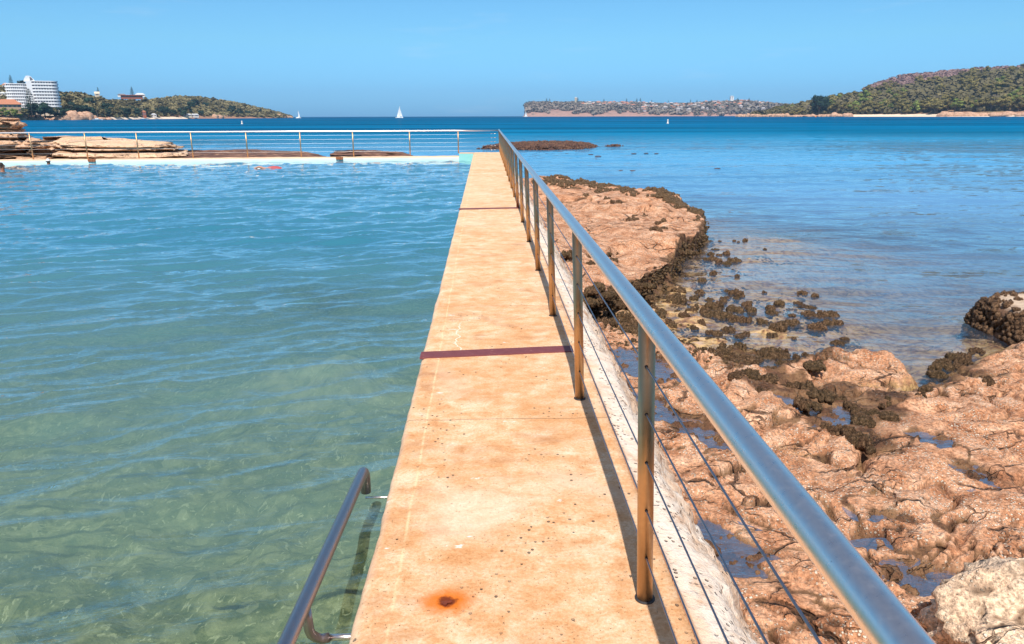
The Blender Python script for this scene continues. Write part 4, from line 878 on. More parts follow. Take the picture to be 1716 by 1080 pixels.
# ------------------------------------------------------------------ far shores
def xs_az(px): return math.atan((px-858)/1287)+YAW
def yh(px): return 197.27-0.00297*px
class Headland:
    """terrain strip from the water line to a ridge, given as bearings, distances and skyline heights"""
    def __init__(s, cols, canopy, seed, rough=0.05, expo=0.8):
        s.c = np.array(cols, float); s.canopy = canopy; s.seed = seed; s.rough = rough; s.expo = expo
    def pos(s, px, t):
        px = np.asarray(px, float); t = np.asarray(t, float)
        Ds = np.interp(px, s.c[:, 0], s.c[:, 1]); Dr = np.interp(px, s.c[:, 0], s.c[:, 2]); sy = np.interp(px, s.c[:, 0], s.c[:, 3])
        az = np.arctan((px-858)/1287)+YAW; cosr = np.cos(np.arctan((px-858)/1287))
        zr = CAM_H+(yh(px)-sy)*Dr*cosr/1287-s.canopy; zr = np.maximum(zr, SEA+1.0)
        D = Ds+(Dr-Ds)*t; tt = np.clip(t, 0, 1); prof = np.where(t <= 1, tt**s.expo, 1-0.5*(np.clip(t, 1, 2)-1)**1.5)
        X = D*np.sin(az); Y = D*np.cos(az); n_ = fbm(X*0.006, Y*0.006, 0, 4, s.seed)
        Z = SEA-0.6+(zr-SEA+0.6)*(prof+s.rough*n_*np.sin(np.pi*np.clip(t, 0, 1)))
        return X, Y, np.where(t <= 0, SEA-2, Z)
    def build(s, mat, label, npx=180, nt=60):
        px = np.linspace(s.c[0, 0], s.c[-1, 0], npx); t = np.concatenate([[-0.02], np.linspace(0.0, 0.08, 8), np.linspace(0.1, 1.7, nt)]); T, PX = np.meshgrid(t, px, indexing='ij')
        X, Y, Z = s.pos(PX.ravel(), T.ravel()); o = mesh('hill', np.stack([X, Y, Z], 1), gridfaces(len(t), npx), mat, smooth=True); tag(o, label, kind='structure'); return o
LEFT = Headland([(-260, 820, 1250, 140), (0, 820, 1200, 141), (40, 820, 1200, 139), (105, 840, 1150, 150), (145, 860, 1200, 152), (180, 900, 1250, 163), (240, 1050, 1400, 165), (300, 1150, 1500, 158), (345, 1250, 1600, 160), (400, 1350, 1700, 169), (440, 1450, 1700, 178), (468, 1550, 1750, 184), (482, 1600, 1760, 189), (490, 1650, 1760, 195.5)], 9, 61)
RIGHT = Headland([(1236, 1380, 1480, 192.6), (1262, 1330, 1480, 189), (1300, 1300, 1500, 174), (1340, 1280, 1500, 167), (1400, 1250, 1520, 156), (1450, 1230, 1540, 147), (1500, 1200, 1560, 139), (1560, 1170, 1600, 129), (1620, 1150, 1650, 118), (1716, 1130, 1700, 109), (1900, 1100, 1750, 98), (2100, 1100, 1800, 96)], 15, 63)
BACK = Headland([(1420, 1700, 2000, 190), (1440, 1700, 2050, 150), (1452, 1700, 2050, 139), (1500, 1700, 2100, 124), (1550, 1700, 2150, 118), (1600, 1700, 2200, 113), (1660, 1700, 2200, 110), (1716, 1700, 2200, 108), (1900, 1700, 2200, 97), (2100, 1700, 2200, 96)], 15, 65)
FAR = Headland([(876.5, 2750, 2800, 194), (879, 2740, 2800, 186), (883, 2730, 2830, 171.5), (890, 2720, 2950, 169.5), (930, 2720, 3100, 169.5), (1000, 2720, 3200, 170), (1060, 2700, 3250, 170), (1110, 2700, 3250, 172), (1150, 2700, 3250, 172), (1200, 2700, 3250, 168.5), (1245, 2700, 3250, 167), (1300, 2700, 3250, 172), (1400, 2700, 3250, 180), (1480, 2700, 3250, 190)], 16, 67, expo=0.55)

def mat_land(name, cliff, grass, s=0.02, beach=0.0, amp=26.0, lo=3.0, hi=9.0):
    t = NT(name); z = t.xyz(t.geo('Position'))[2]; a = t.noise(s, 6, 0.65); b = t.noise(s*5, 4, 0.7)
    nz = t.xyz(t.geo('Normal'))[2]
    cl = t.mix(b, tuple(q*0.55 for q in cliff), cliff); c = t.mix(t.mr(t.math('ADD', z, t.math('MULTIPLY_ADD', a, amp, -amp/2)), lo, hi), cl, t.mix(b, tuple(q*0.6 for q in grass), grass))
    if beach: c = t.mix(t.mr(z, 2.2, 2.9, beach, 0), c, (0.72, 0.56, 0.42))
    t.prin(c, 0.95, 0, t.bump(b, 1.0), 0.1); return t.m
M['land_left'] = mat_land('scrubby_hill', (0.50, 0.28, 0.18), (0.11, 0.12, 0.05)); M['land_right'] = mat_land('wooded_hill', (0.50, 0.28, 0.18), (0.11, 0.12, 0.05), beach=0.9)
M['land_back'] = mat_land('heath_ridge', (0.16, 0.09, 0.07), (0.17, 0.09, 0.07)); M['land_far'] = mat_land('far_cliff_land', (0.50, 0.30, 0.24), (0.20, 0.17, 0.14), 0.016, amp=150.0, lo=18.0, hi=28.0)
LEFT.build(M['land_left'], 'wooded hill behind the white hotel'); RIGHT.build(M['land_right'], 'wooded headland right'); BACK.build(M['land_back'], 'purple brown heath ridge'); FAR.build(M['land_far'], 'far headland with cliffs', npx=320)

def mat_leaf(name, dark, light, s=0.25, rnd=0.6):
    t = NT(name); oi = t.n('ShaderNodeObjectInfo').outputs['Random']; a = t.noise(s, 3, 0.6); b = t.noise(s*6, 2, 0.6)
    f = t.math('ADD', t.math('MULTIPLY', a, 0.6), t.math('MULTIPLY', b, 0.4)); c = t.mix(t.mr(f, 0.35, 0.65), dark, light)
    k = t.n('ShaderNodeVectorMath', operation='SCALE'); t.l(c, k.inputs[0]); t.l(t.mr(oi, 0, 1, 1-rnd*0.5, 1+rnd*0.5), k.inputs['Scale']); t.prin(k.outputs[0], 0.75, 0, None, 0.2); return t.m
M['leaf_olive'] = mat_leaf('olive_foliage', (0.12, 0.100, 0.030), (0.36, 0.29, 0.105)); M['leaf_green'] = mat_leaf('bright_green_foliage', (0.09, 0.12, 0.02), (0.34, 0.38, 0.10))
M['leaf_dark'] = mat_leaf('dark_green_foliage', (0.010, 0.030, 0.022), (0.045, 0.085, 0.050)); M['leaf_pine'] = mat_leaf('blue_green_pine', (0.012, 0.035, 0.03), (0.04, 0.08, 0.06))
M['leaf_heath'] = mat_leaf('purple_heath', (0.13, 0.075, 0.065), (0.34, 0.21, 0.18), 0.06); M['leaf_scrub'] = mat_leaf('grey_green_scrub', (0.09, 0.082, 0.035), (0.26, 0.21, 0.10), 0.02)
M['leaf_grey'] = mat_leaf('grey_twigs', (0.13, 0.10, 0.09), (0.32, 0.27, 0.22)); M['bark'] = simple('bark', (0.16, 0.11, 0.08), 0.9, 0, 0.3, 2); M['leaf_far'] = mat_leaf('far_scrub', (0.08, 0.080, 0.06), (0.26, 0.20, 0.16), 0.02)

def leaf_cloud(seed, lobes, nleaf, size, jitter=0.18):
    """lobes: list of (centre, radii); many small leaf-clump faces on and in the lobes"""
    g = np.random.RandomState(seed); C = np.array([l[0] for l in lobes]); Rd = np.array([l[1] for l in lobes]); w = (Rd[:, 0]*Rd[:, 2]); w = w/w.sum()
    i = g.choice(len(lobes), nleaf, p=w); d = g.normal(size=(nleaf, 3)); d[:, 2] = np.abs(d[:, 2])*np.where(g.uniform(size=nleaf) < 0.78, 1, -1); d /= np.linalg.norm(d, axis=1)[:, None]
    r_ = 1-np.abs(g.normal(size=nleaf))*jitter+g.normal(size=nleaf)*0.05; p = C[i]+d*Rd[i]*r_[:, None]
    n_ = d+g.normal(size=(nleaf, 3))*0.35; n_ /= np.linalg.norm(n_, axis=1)[:, None]; a = np.cross(n_, g.normal(size=(nleaf, 3))); a /= np.linalg.norm(a, axis=1)[:, None]; b = np.cross(n_, a)
    s = size*g.uniform(0.55, 1.35, nleaf)[:, None]; v = np.stack([p-a*s-b*s*0.7, p+a*s*0.9-b*s*0.5, p+a*s*0.6+b*s, p-a*s*0.8+b*s*0.6], 1).reshape(-1, 3)
    return v, np.arange(nleaf*4).reshape(-1, 4)
def make_tree(kind, seed):
    """unit tree, 1 high; returns crown mesh data, trunk mesh data"""
    g = random.Random(seed); mb = MB(); lobes = []
    if kind == 'gum':
        h = 0.45; mb.tube([(0, 0, -0.05), (0.02, 0, 0.2), (0.0, 0.02, h)], [0.03, 0.024, 0.016], 7)
        for k in range(9):
            a = k*2.4+g.uniform(-.4, .4); r_ = g.uniform(0.12, 0.34); z = g.uniform(0.40, 0.86)-r_*0.35; c = (r_*math.cos(a), r_*math.sin(a), z); s = g.uniform(0.13, 0.20); lobes.append((c, (s, s, s*0.72)))
            if k < 5: mb.tube([(0, 0, g.uniform(.2, .42)), (c[0]*.6, c[1]*.6, z*.8), c], [0.013, 0.009, 0.004], 5)
        lobes.append(((0, 0, 0.85), (0.17, 0.17, 0.13))); cv = leaf_cloud(seed, lobes, 520, 0.030); mt = M['leaf_olive']
    elif kind == 'round':
        mb.tube([(0, 0, -0.05), (0, 0, 0.4)], [0.04, 0.02], 7)
        for k in range(14):
            a = k*2.4; z = g.uniform(0.25, 0.8); rr = 0.30*math.sqrt(max(0.05, 1-((z-0.5)/0.45)**2)); c = (rr*math.cos(a), rr*math.sin(a), z); lobes.append((c, (0.2, 0.2, 0.18)))
            if k < 5: mb.tube([(0, 0, 0.3), c], [0.015, 0.005], 5)
        cv = leaf_cloud(seed, lobes, 800, 0.030); mt = M['leaf_dark']
    elif kind == 'pine':
        mb.tube([(0, 0, -0.05), (0, 0, 0.5), (0, 0, 1.0)], [0.022, 0.013, 0.003], 7)
        for k in range(13):
            z = 0.12+k*0.068; r_ = 0.20*(1-z)**0.75+0.015
            for q in range(6):
                a = q*1.047+k*0.5; c = (r_*0.7*math.cos(a), r_*0.7*math.sin(a), z); lobes.append((c, (r_*0.45, r_*0.45, 0.018)))
                if k % 2 == 0: mb.tube([(0, 0, z-0.02), c], [0.005, 0.002], 4)
        cv = leaf_cloud(seed, lobes, 620, 0.018); mt = M['leaf_pine']
    elif kind == 'bare':
        mb.tube([(0, 0, -0.05), (0.02, 0, 0.3), (0, 0.02, 0.6)], [0.03, 0.02, 0.008], 6)
        for k in range(12):
            a = k*2.4; z = g.uniform(.45, .9); c = (0.28*math.cos(a)*g.uniform(.5, 1), 0.28*math.sin(a)*g.uniform(.5, 1), z); mb.tube([(0, 0, g.uniform(.15, .5)), c], [0.012, 0.003], 4); lobes.append((c, (0.12, 0.12, 0.1)))
        cv = leaf_cloud(seed, lobes, 200, 0.020); mt = M['leaf_grey']
    if kind in ('round', 'gum'):
        kv = []; kf = [list(q) for q in cv[1]]; base_n = len(cv[0])
        for (cc, rr_) in lobes:
            q = ICO1[0]*np.array(rr_)*0.72+np.array(cc); kv.append(q)
        kk = np.concatenate(kv); ff = np.concatenate([ICO1[1]+i*len(ICO1[0])+base_n for i in range(len(lobes))]); cv = (np.concatenate([cv[0], kk]), kf+[list(q) for q in ff])
    c = mesh('crown', cv[0], cv[1], mt); t = mb.build('trunk', M['bark']); dc, dt = c.data, t.data; bpy.data.objects.remove(c); bpy.data.objects.remove(t); return dc, dt
TREES = {k: [make_tree(k, 500+i*7+ord(k[0])) for i in range(n)] for k, n in (('gum', 6), ('round', 3), ('pine', 2), ('bare', 2))}
gm = [c.copy() for c, _ in TREES['gum'][:3]]
for q in gm: q.materials.clear(); q.materials.append(M['leaf_green'])
TREES['green'] = [(gm[i], TREES['gum'][i][1]) for i in range(3)]
gs = [c.copy() for c, _ in TREES['gum'][3:]]
for q in gs: q.materials.clear(); q.materials.append(M['leaf_scrub'])
TREES['scrub'] = [(gs[i], TREES['gum'][3+i][1]) for i in range(3)]
trng = random.Random(77)
def tree(kind, name, p, h, label, cat, group=None, wide=1.0, trunk=True):
    dc, dt = trng.choice(TREES[kind]); e = empty(name, (p[0], p[1], p[2]-0.3), label, cat, group, trng.uniform(0, 6.28)); e.scale = (h*wide, h*wide, h)
    c = bpy.data.objects.new('crown', dc); link(c, e)
    if trunk: t = bpy.data.objects.new('trunk', dt); link(t, e)
    return e
# forest as a mass on the slopes (nobody could count it) + the trees one can tell apart
def forest(name, hl, n, pxr, tr, size, mat, label, seed, nl=26, tpow=1.0, reject=None):
    g = np.random.RandomState(seed); px = g.uniform(*pxr, n); t = tr[0]+(tr[1]-tr[0])*g.uniform(size=n)**tpow
    if reject is not None: k = reject(px, t, g); px = px[k]; t = t[k]; n = len(px)
    X, Y, Z = hl.pos(px, t); s = g.uniform(size[0], size[1], n)
    v0, f0 = leaf_cloud(seed, [((0, 0, 0.25), (0.5, 0.5, 0.45)), ((0.3, 0.1, 0.2), (0.3, 0.3, 0.3)), ((-0.25, -0.2, 0.2), (0.35, 0.35, 0.3))], nl, 0.19, 0.1)
    rot = g.uniform(0, 6.28, n); c, sn = np.cos(rot), np.sin(rot)
    V = np.empty((n, len(v0), 3)); V[:, :, 0] = (v0[None, :, 0]*c[:, None]-v0[None, :, 1]*sn[:, None])*s[:, None]+X[:, None]; V[:, :, 1] = (v0[None, :, 0]*sn[:, None]+v0[None, :, 1]*c[:, None])*s[:, None]+Y[:, None]; V[:, :, 2] = v0[None, :, 2]*s[:, None]*0.8+Z[:, None]
    F = (f0[None]+np.arange(n)[:, None, None]*len(v0)).reshape(-1, 4)
    o = mesh(name, V.reshape(-1, 3), F, mat); tag(o, label, 'trees'); o['kind'] = 'stuff'; return o
forest('distant_scrub', LEFT, 6500, (-200, 488), (0.06, 1.08), (4, 10), M['leaf_scrub'], 'grey green scrub covering the left hillside', 71)
forest('distant_scrub', RIGHT, 4200, (1262, 2000), (0.06, 1.1), (7, 17), M['leaf_scrub'], 'olive bush filling between the trees of the right headland', 72)
forest('distant_scrub', BACK, 2200, (1440, 2000), (0.2, 1.05), (9, 16), M['leaf_heath'], 'purple brown heath on the ridge behind the right headland', 73)
forest('distant_scrub', FAR, 3400, (884, 1330), (0.0, 1.05), (12, 26), M['leaf_far'], 'hazy scrub between the houses of the far headland', 74, nl=18, tpow=0.8, reject=lambda px, t, g: (t > 0.02+0.75*np.maximum(0, noise(px*0.045, t*3, 0, 9))+0.3*np.maximum(0, noise(px*0.16, t*6, 0, 10))) | ((px > 1090) & (noise(px*0.12, t*5, 0, 11) > -0.05)))
for i in range(185):
    px = trng.uniform(1300, 1760); t = trng.random()**1.3*1.0+0.03
    if i < 34: px = 1395+i*10.6+trng.uniform(-3, 3); t = 0.05+trng.uniform(0, 0.04)
    x, y, z = hl_p = [float(q) for q in RIGHT.pos(px, t)]; h = trng.uniform(14, 21) if px > 1390 else trng.uniform(8, 13)
    k = 'green' if trng.random() < 0.16 else 'gum'
    tree(k, 'gum_tree', (x, y, z), h, '%s gum tree %s of the right headland, %s' % ({'gum': 'olive', 'green': 'brighter green'}[k], 'behind the beach' if t < 0.1 else 'on the lower slope' if t < 0.4 else 'high on the slope', 'left part' if px < 1440 else 'centre part' if px < 1570 else 'right part'), 'tree', 'gum trees on the right headland' if k == 'gum' else 'bright green gum trees on the right headland', trng.uniform(0.95, 1.35))
def at_land(hl, px, t): return [float(q) for q in hl.pos(px, t)]
tree('round', 'fig_tree', at_land(RIGHT, 1373, 0.045), 33, 'very dark round tree standing at the water edge of the right headland', 'tree', None, 0.95)
tree('green', 'green_tree', at_land(RIGHT, 1447, 0.35), 26, 'bright green tree rising above the olive woods right of the dark round tree', 'tree', None, 1.1)
for px, t in ((1352, 0.15), (1664, 0.12), (1570, 0.2)):
    tree('bare', 'bare_tree', at_land(RIGHT, px, t), 16, {1352: 'grey bare tree just left of the dark round tree', 1664: 'pale trunked bare tree near the right end of the beach', 1570: 'grey bare tree above the middle of the beach'}[px], 'tree', 'bare grey trees', 1.1)
for i in range(90):
    px = trng.uniform(80, 470); t = 0.06+trng.random()*0.75
    if i < 34: px = 108+i*6.2+trng.uniform(-3, 3); t = trng.uniform(0.04, 0.12)
    k = 'scrub' if trng.random() < 0.7 else 'round'; x, y, z = at_land(LEFT, px, t)
    tree(k, 'bush_tree', (x, y, z), trng.uniform(9, 14), '%s tree in the bush of the left hillside, %s, %s' % ({'scrub': 'grey green', 'round': 'dark green'}[k], 'near the water' if t < 0.13 else 'up the slope', 'towards the hotel' if px < 190 else 'above the beach' if px < 320 else 'towards the point'), 'tree', {'scrub': 'grey green trees on the left hillside', 'round': 'dark green trees on the left hillside'}[k], 1.2)

# pines
for px, D, ytop, ybase, lab in ((19, 1180, 126, 141, 'tall pine on the skyline above the left wing of the hotel'), (165, 1230, 146.5, 158, 'small pine beside the cream gable house on the left hill'), (222, 1380, 145.5, 161, 'lone pine beside the red brick building on the ridge'), (54, 790, 148, 190, 'tall dark pine in front of the gap between the hotel wings')):
    a = far(px, ybase, D); b = far(px, ytop, D); tree('pine', 'norfolk_pine', (a[0], a[1], a[2]), b[2]-a[2]+0.5, lab, 'tree', 'norfolk pines on the left shore', 1.25)
for px, D, ytop, ybase in ((33, 1180, 135, 142), (38, 1180, 134, 142)):
    a = far(px, ybase, D); b = far(px, ytop, D); tree('round', 'dark_tree', a, b[2]-a[2], 'dark treetop on the skyline behind the left wing of the hotel', 'tree', 'dark treetops behind the hotel', 1.3)
for i, (px, yt) in enumerate(((916, 164.5), (921, 165), (968, 163.5), (1012, 165.5), (1050, 165), (1067, 164.5), (1073, 164), (1092, 167), (1120, 168), (1157, 166.5), (1168, 167), (1192, 166.5), (1236, 164), (1255, 164), (1270, 167))):
    a = far(px, 171.5, 3050); b = far(px, yt, 3050); tree('pine', 'skyline_pine', (a[0], a[1], a[2]), b[2]-a[2], 'tiny dark pine on the skyline of the far headland', 'tree', 'pines on the far headland skyline', 1.6)
# shore trees near the hotel
for px, D, h, k in ((10, 790, 9, 'green'), (22, 785, 8, 'green'), (30, 780, 7, 'green'), (44, 790, 8, 'scrub'), (60, 800, 13, 'round'), (68, 795, 14, 'round'), (76, 800, 12, 'round'), (84, 805, 10, 'scrub'), (92, 815, 9, 'scrub'), (100, 820, 10, 'round'), (112, 830, 9, 'round'), (-8, 790, 9, 'green'), (50, 795, 10, 'round')):
    a = far(px, yh(px)+0.2, D); tree(k, 'shore_tree', (a[0], a[1], 1.5), h, {'green': 'bright green bush in front of the orange roofed house', 'scrub': 'grey green tree on the shore below the hotel', 'round': 'dark tree on the shore below the hotel'}[k], 'tree', {'green': 'bright green bushes by the orange roofed house', 'scrub': 'grey green trees below the hotel', 'round': 'dark trees below the hotel'}[k], 1.35)

# ------------------------------------------------------------------ buildings
M['white'] = simple('white_render', (0.88, 0.86, 0.83), 0.7, 0, 0.04, 0.3); M['glass_dark'] = simple('dark_glass', (0.16, 0.15, 0.17), 0.3, 0, 0.35, 0.4); M['terracotta'] = simple('terracotta', (0.50, 0.20, 0.11), 0.85, 0, 0.2, 0.8)
M['peach'] = simple('peach_render', (0.62, 0.40, 0.24), 0.85, 0, 0.1, 0.5); M['brickred'] = simple('red_brick', (0.36, 0.12, 0.07), 0.9, 0, 0.15, 0.5); M['cream'] = simple('cream_render', (0.66, 0.56, 0.42), 0.85, 0, 0.1, 0.5)
M['far_white0'] = simple('weathered_white', (0.60, 0.56, 0.52), 0.8, 0, 0.1, 0.5); M['tin'] = simple('pale_roof', (0.62, 0.62, 0.62), 0.5, 0, 0.06, 0.5); M['greyroof'] = simple('grey_roof', (0.24, 0.22, 0.22), 0.8); M['sail'] = simple('sail_cloth', (0.82, 0.83, 0.82), 0.6, 0, 0.03); M['hull'] = simple('white_hull', (0.78, 0.78, 0.77), 0.35, 0, 0.04); M['mast'] = simple('grey_mast', (0.35, 0.35, 0.36), 0.5)
M['buoy'] = simple('buoy_cream', (0.72, 0.68, 0.60), 0.6, 0, 0.1, 6); M['buoyo'] = simple('buoy_orange', (0.65, 0.18, 0.03), 0.6)
def rounded(w, d, r_, n=8):
    pts = []
    for cx, cy, a0 in ((w/2-r_, d/2-r_, 0), (-w/2+r_, d/2-r_, 90), (-w/2+r_, -d/2+r_, 180), (w/2-r_, -d/2+r_, 270)):
        for k in range(n+1): a = R(a0+90*k/n); pts.append((cx+r_*math.cos(a), cy+r_*math.sin(a)))
    return np.array(pts)
def prism(mb, P, z0, z1, c=(0, 0)):
    n = len(P); v = [(p[0]+c[0], p[1]+c[1], z) for z in (z0, z1) for p in P]; mb.add(v, [tuple(range(n))[::-1], tuple(range(n, 2*n))]+[(k, (k+1) % n, n+(k+1) % n, n+k) for k in range(n)]); return mb
def hotel():
    D = 850.0; c = far(58, 184, D); az = xs_az(58); rz = -az; m_px = D/1314.0
    root = empty('hotel', (c[0], c[1], c[2]), 'white hotel of two curved towers with banded balconies and an arched roof top', 'hotel', None, rz); root.scale = (0.735, 0.735, 0.87)
    def wing(xc, w, d, hgt, nf, z0):
        P = rounded(w-2.0, d-2.0, d*0.42); prism(MB(), P, z0, z0+hgt-0.4, (xc, 0)).build('wall', M['white'], root)
        fh = hgt/nf
        for k in range(nf):
            b = prism(MB(), rounded(w, d, d*0.46, 12), z0+k*fh+0.0, z0+k*fh+fh*0.50, (xc, 0)).build('balcony', M['white'], root)
            wd = prism(MB(), rounded(w-1.9, d-1.9, d*0.43, 12), z0+k*fh+fh*0.5, z0+(k+1)*fh-0.03, (xc, 0)).build('window_band', M['glass_dark'], root)
            mp = MB()
            for q in range(-5, 6):
                xx = xc+q*w/11.5; dd = d/2-0.5-(0 if abs(q) < 4 else 1.6*(abs(q)-3)*d/18); mp.box(xx-0.28, xx+0.28, -dd, dd, z0+k*fh+fh*0.45, z0+(k+1)*fh)
            mp.build('pier', M['white'], root)
        prism(MB(), rounded(w, d, d*0.46, 12), z0+hgt, z0+hgt+0.8, (xc, 0)).build('roof', M['white'], root)
    wing(-15.2, 25.5, 17, 24.5, 8, -0.8+2.0); wing(13.5, 34.0, 19, 29.3, 9, -0.6)
    MB().box(-4.5, 1.5, -8.6, 8, 0, 29.5).build('stair_tower', M['white'], root)
    mb = MB(); P = [(-6.8, 28.8), (-6.0, 31), (-3.6, 34.2), (-0.8, 34.6), (1.6, 33.8), (4.0, 31.2), (6.0, 28.8)]
    n = len(P); v = [(x, y, z) for y in (-7, 4) for x, z in P]; mb.add(v, [tuple(range(n)), tuple(range(n, 2*n))[::-1]]+[(k+n, (k+1) % n+n, (k+1) % n, k) for k in range(n)]); mb.build('arched_roof', M['white'], root)
    MB().add([(0.4, -7.1, 29.4), (3.8, -7.1, 30.2), (2.4, -7.1, 32.4), (0.4, -7.1, 33.6)], [(0, 1, 2, 3)]).build('arch_window', M['glass_dark'], root)
    MB().box(-2, 28, -8, 8, -6.5, -0.7).build('podium', M['cream'], root); 
    mb = MB()
    for q in range(6): mb.box(6+q*3.2, 8+q*3.2, -8.2, -8.0, -3.6, -1.4)
    mb.build('podium_window', M['glass_dark'], root)
hotel()
def house(name, p, w, d, h, rh, wall, roof, label, cat='house', group=None, rz=0.0, hip=True, nwin=3, storeys=1):
    e = empty(name, p, label, cat, group, rz); _c = math.cos(math.atan2(p[0], max(p[1], 1))-YAW); e.scale = (_c*_c, _c*_c, _c); MB().box(-w/2, w/2, -d/2, d/2, -2, h).build('wall', wall, e)
    ins = min(w, d)*0.5 if hip else 0.0; ov = 0.06*w; v = [(-w/2-ov, -d/2-ov, h+0.003), (w/2+ov, -d/2-ov, h+0.003), (w/2+ov, d/2+ov, h+0.003), (-w/2-ov, d/2+ov, h+0.003), (-w/2-ov+ins, 0, h+rh), (w/2+ov-ins, 0, h+rh)]
    MB().add(v, [(3, 2, 1, 0), (0, 1, 5, 4), (2, 3, 4, 5), (1, 2, 5), (3, 0, 4)]).build('roof', roof, e)
    for s_ in range(storeys):
        for k in range(nwin):
            xw = -w/2+w*(k+0.5)/nwin; zb = h*(s_+0.3)/storeys; MB().box(xw-w*0.13/nwin*2, xw+w*0.13/nwin*2, -d/2-0.12, -d/2-0.01, zb, zb+h*0.42/storeys).build('window', M['glass_dark'], e)
    return e
a = far(16, 186, 800); house('orange_roof_house', (a[0], a[1], a[2]-1), 24, 13, 7.5, 5.2, M['peach'], M['terracotta'], 'peach house with an orange hipped roof on the shore left of the hotel', rz=-xs_az(16)+0.2, nwin=5, storeys=2)
a = far(10, 148, 1150); house('hill_house', a, 9, 8, 4.5, 3, M['cream'], M['terracotta'], 'pinkish house behind the left side of the hotel', rz=0.3, nwin=2)
a = far(5, 161, 1000); house('hill_house', a, 9, 8, 3, 2, M['cream'], M['tin'], 'pale house at the left edge above the orange roof', rz=0.3, nwin=2)
a = far(163, 160.8, 1180); house('gable_house', a, 7.5, 7, 2.8, 3.2, M['cream'], M['cream'], 'small cream gabled house below a pine on the left hill', hip=False, nwin=1, rz=-xs_az(163))
a = far(221, 164.5, 1340); house('brick_building', a, 38, 12, 4.2, 0.8, M['brickred'], M['brickred'], 'long red brick building on the ridge of the left hill', 'building', rz=-xs_az(221), nwin=7)
a = far(235, 161.5, 1360); house('white_roof_building', a, 17, 10, 2.2, 3.0, M['white'], M['tin'], 'white roofed building above the red brick building', 'building', rz=-xs_az(235), nwin=3)
a = far(204, 161, 1360); house('white_roof_building', a, 14, 8, 2.0, 1.6, M['white'], M['greyroof'], 'grey roofed building left of the pine on the ridge', 'building', rz=-xs_az(204), nwin=3)
a = far(318, 179.5, 1430); house('long_building', a, 36, 12, 3.2, 3.4, M['cream'], M['tin'], 'long building with a pale roof half way up the left hill', 'building', rz=-xs_az(318), nwin=7)
a = far(289, 170, 1500); house('hill_house', a, 14, 7, 1.6, 1.0, M['white'], M['tin'], 'pale low roof above and left of the long building', 'house', rz=0.5, nwin=2)
for px, w, lab in ((242, 6, 'orange brick shed beside the beach'), (258, 8, 'white shed on the beach right of the orange shed'), (314, 14, 'pink and white boat house left of the wharf end'), (326, 14, 'white roofed boat house at the right end of the beach')):
    D = float(LEFT.pos(px, 0.03)[1])/math.cos(xs_az(px)); a = far(px, yh(px)+0.6, D); house('beach_shed', (a[0], a[1], 2.2 if px != 242 else 2.2), w, 6, 2.6 if px != 242 else 6.5, 1.6, M['cream'] if px in (314,) else M['brickred'] if px == 242 else M['far_white0'], M['terracotta'] if px == 242 else M['tin'], lab, 'shed', 'sheds along the left beach', rz=-xs_az(px), nwin=2)
# houses on the far headland
hrng = random.Random(9); M['far_white'] = simple('distant_render', (0.50, 0.44, 0.42), 0.85, 0, 0.25, 0.02)
styles = [(M['far_white'], M['terracotta'], 'tiny white house with a red roof among the scrub of the far headland', 'red roofed houses on the far headland'), (M['cream'], M['greyroof'], 'tiny cream house with a grey roof among the scrub of the far headland', 'grey roofed houses on the far headland'), (M['far_white'], M['far_white'], 'tiny all white house among the scrub of the far headland', 'white houses on the far headland')]
protos = []
for w_, r__, lab, grp in styles:
    e = house('distant_house', (0, 0, 0), 13, 9, 6.5, 3.5, w_, r__, lab, 'house', grp, nwin=3); protos.append(e)
first = [True]*3
for i in range(230):
    px = hrng.uniform(975, 1288); t = 0.05+hrng.random()**0.8*0.98
    if px < 1060 and t < 0.5: t += 0.45
    x, y, z = at_land(FAR, px, t); k = hrng.choice((0, 0, 1, 2, 2)); src = protos[k]
    if first[k]: e = src; first[k] = False
    else:
        e = src.copy(); link(e)
        for ch in src.children: c = ch.copy(); link(c, e)
    s = hrng.uniform(0.5, 0.95); e.location = (x, y, z+6.5); e.scale = (s*hrng.uniform(0.8, 1.5), s, s); e.rotation_euler = (0, 0, hrng.uniform(-0.6, 0.6))
def far_tower(px, yb, yt, D, w, mat, label, name):
    a = far(px, yb, D); b = far(px, yt, D); h = b[2]-a[2]; e = empty(name, a, label, 'tower'); MB().box(-w/2, w/2, -w/2, w/2, -3, h*0.8).build('wall', mat, e); MB().lathe([(w*0.62, h*0.8+0.01), (w*0.62, h*0.9), (w*0.2, h)], (0, 0, 0), 12).build('roof', M['tin'], e)
    for k in range(3): MB().box(-w*0.2, w*0.2, -w/2-0.2, -w/2-0.02, h*(0.1+0.24*k), h*(0.2+0.24*k)).build('window', M['glass_dark'], e)
far_tower(965, 171, 163, 3060, 9, M['cream'], 'pale square tower on the skyline of the far headland', 'water_tower'); far_tower(1226, 168, 161, 3150, 12, M['white'], 'white domed tower on the skyline at the right of the far headland', 'domed_tower'); far_tower(984, 184.5, 178.5, 2900, 8, M['white'], 'small white light tower low on the cliff of the far headland', 'light_tower')
a = far(983, 178, 2950); house('distant_house', a, 24, 12, 7, 2, M['cream'], M['cream'], 'large cream house above the small light tower on the far headland', nwin=5)
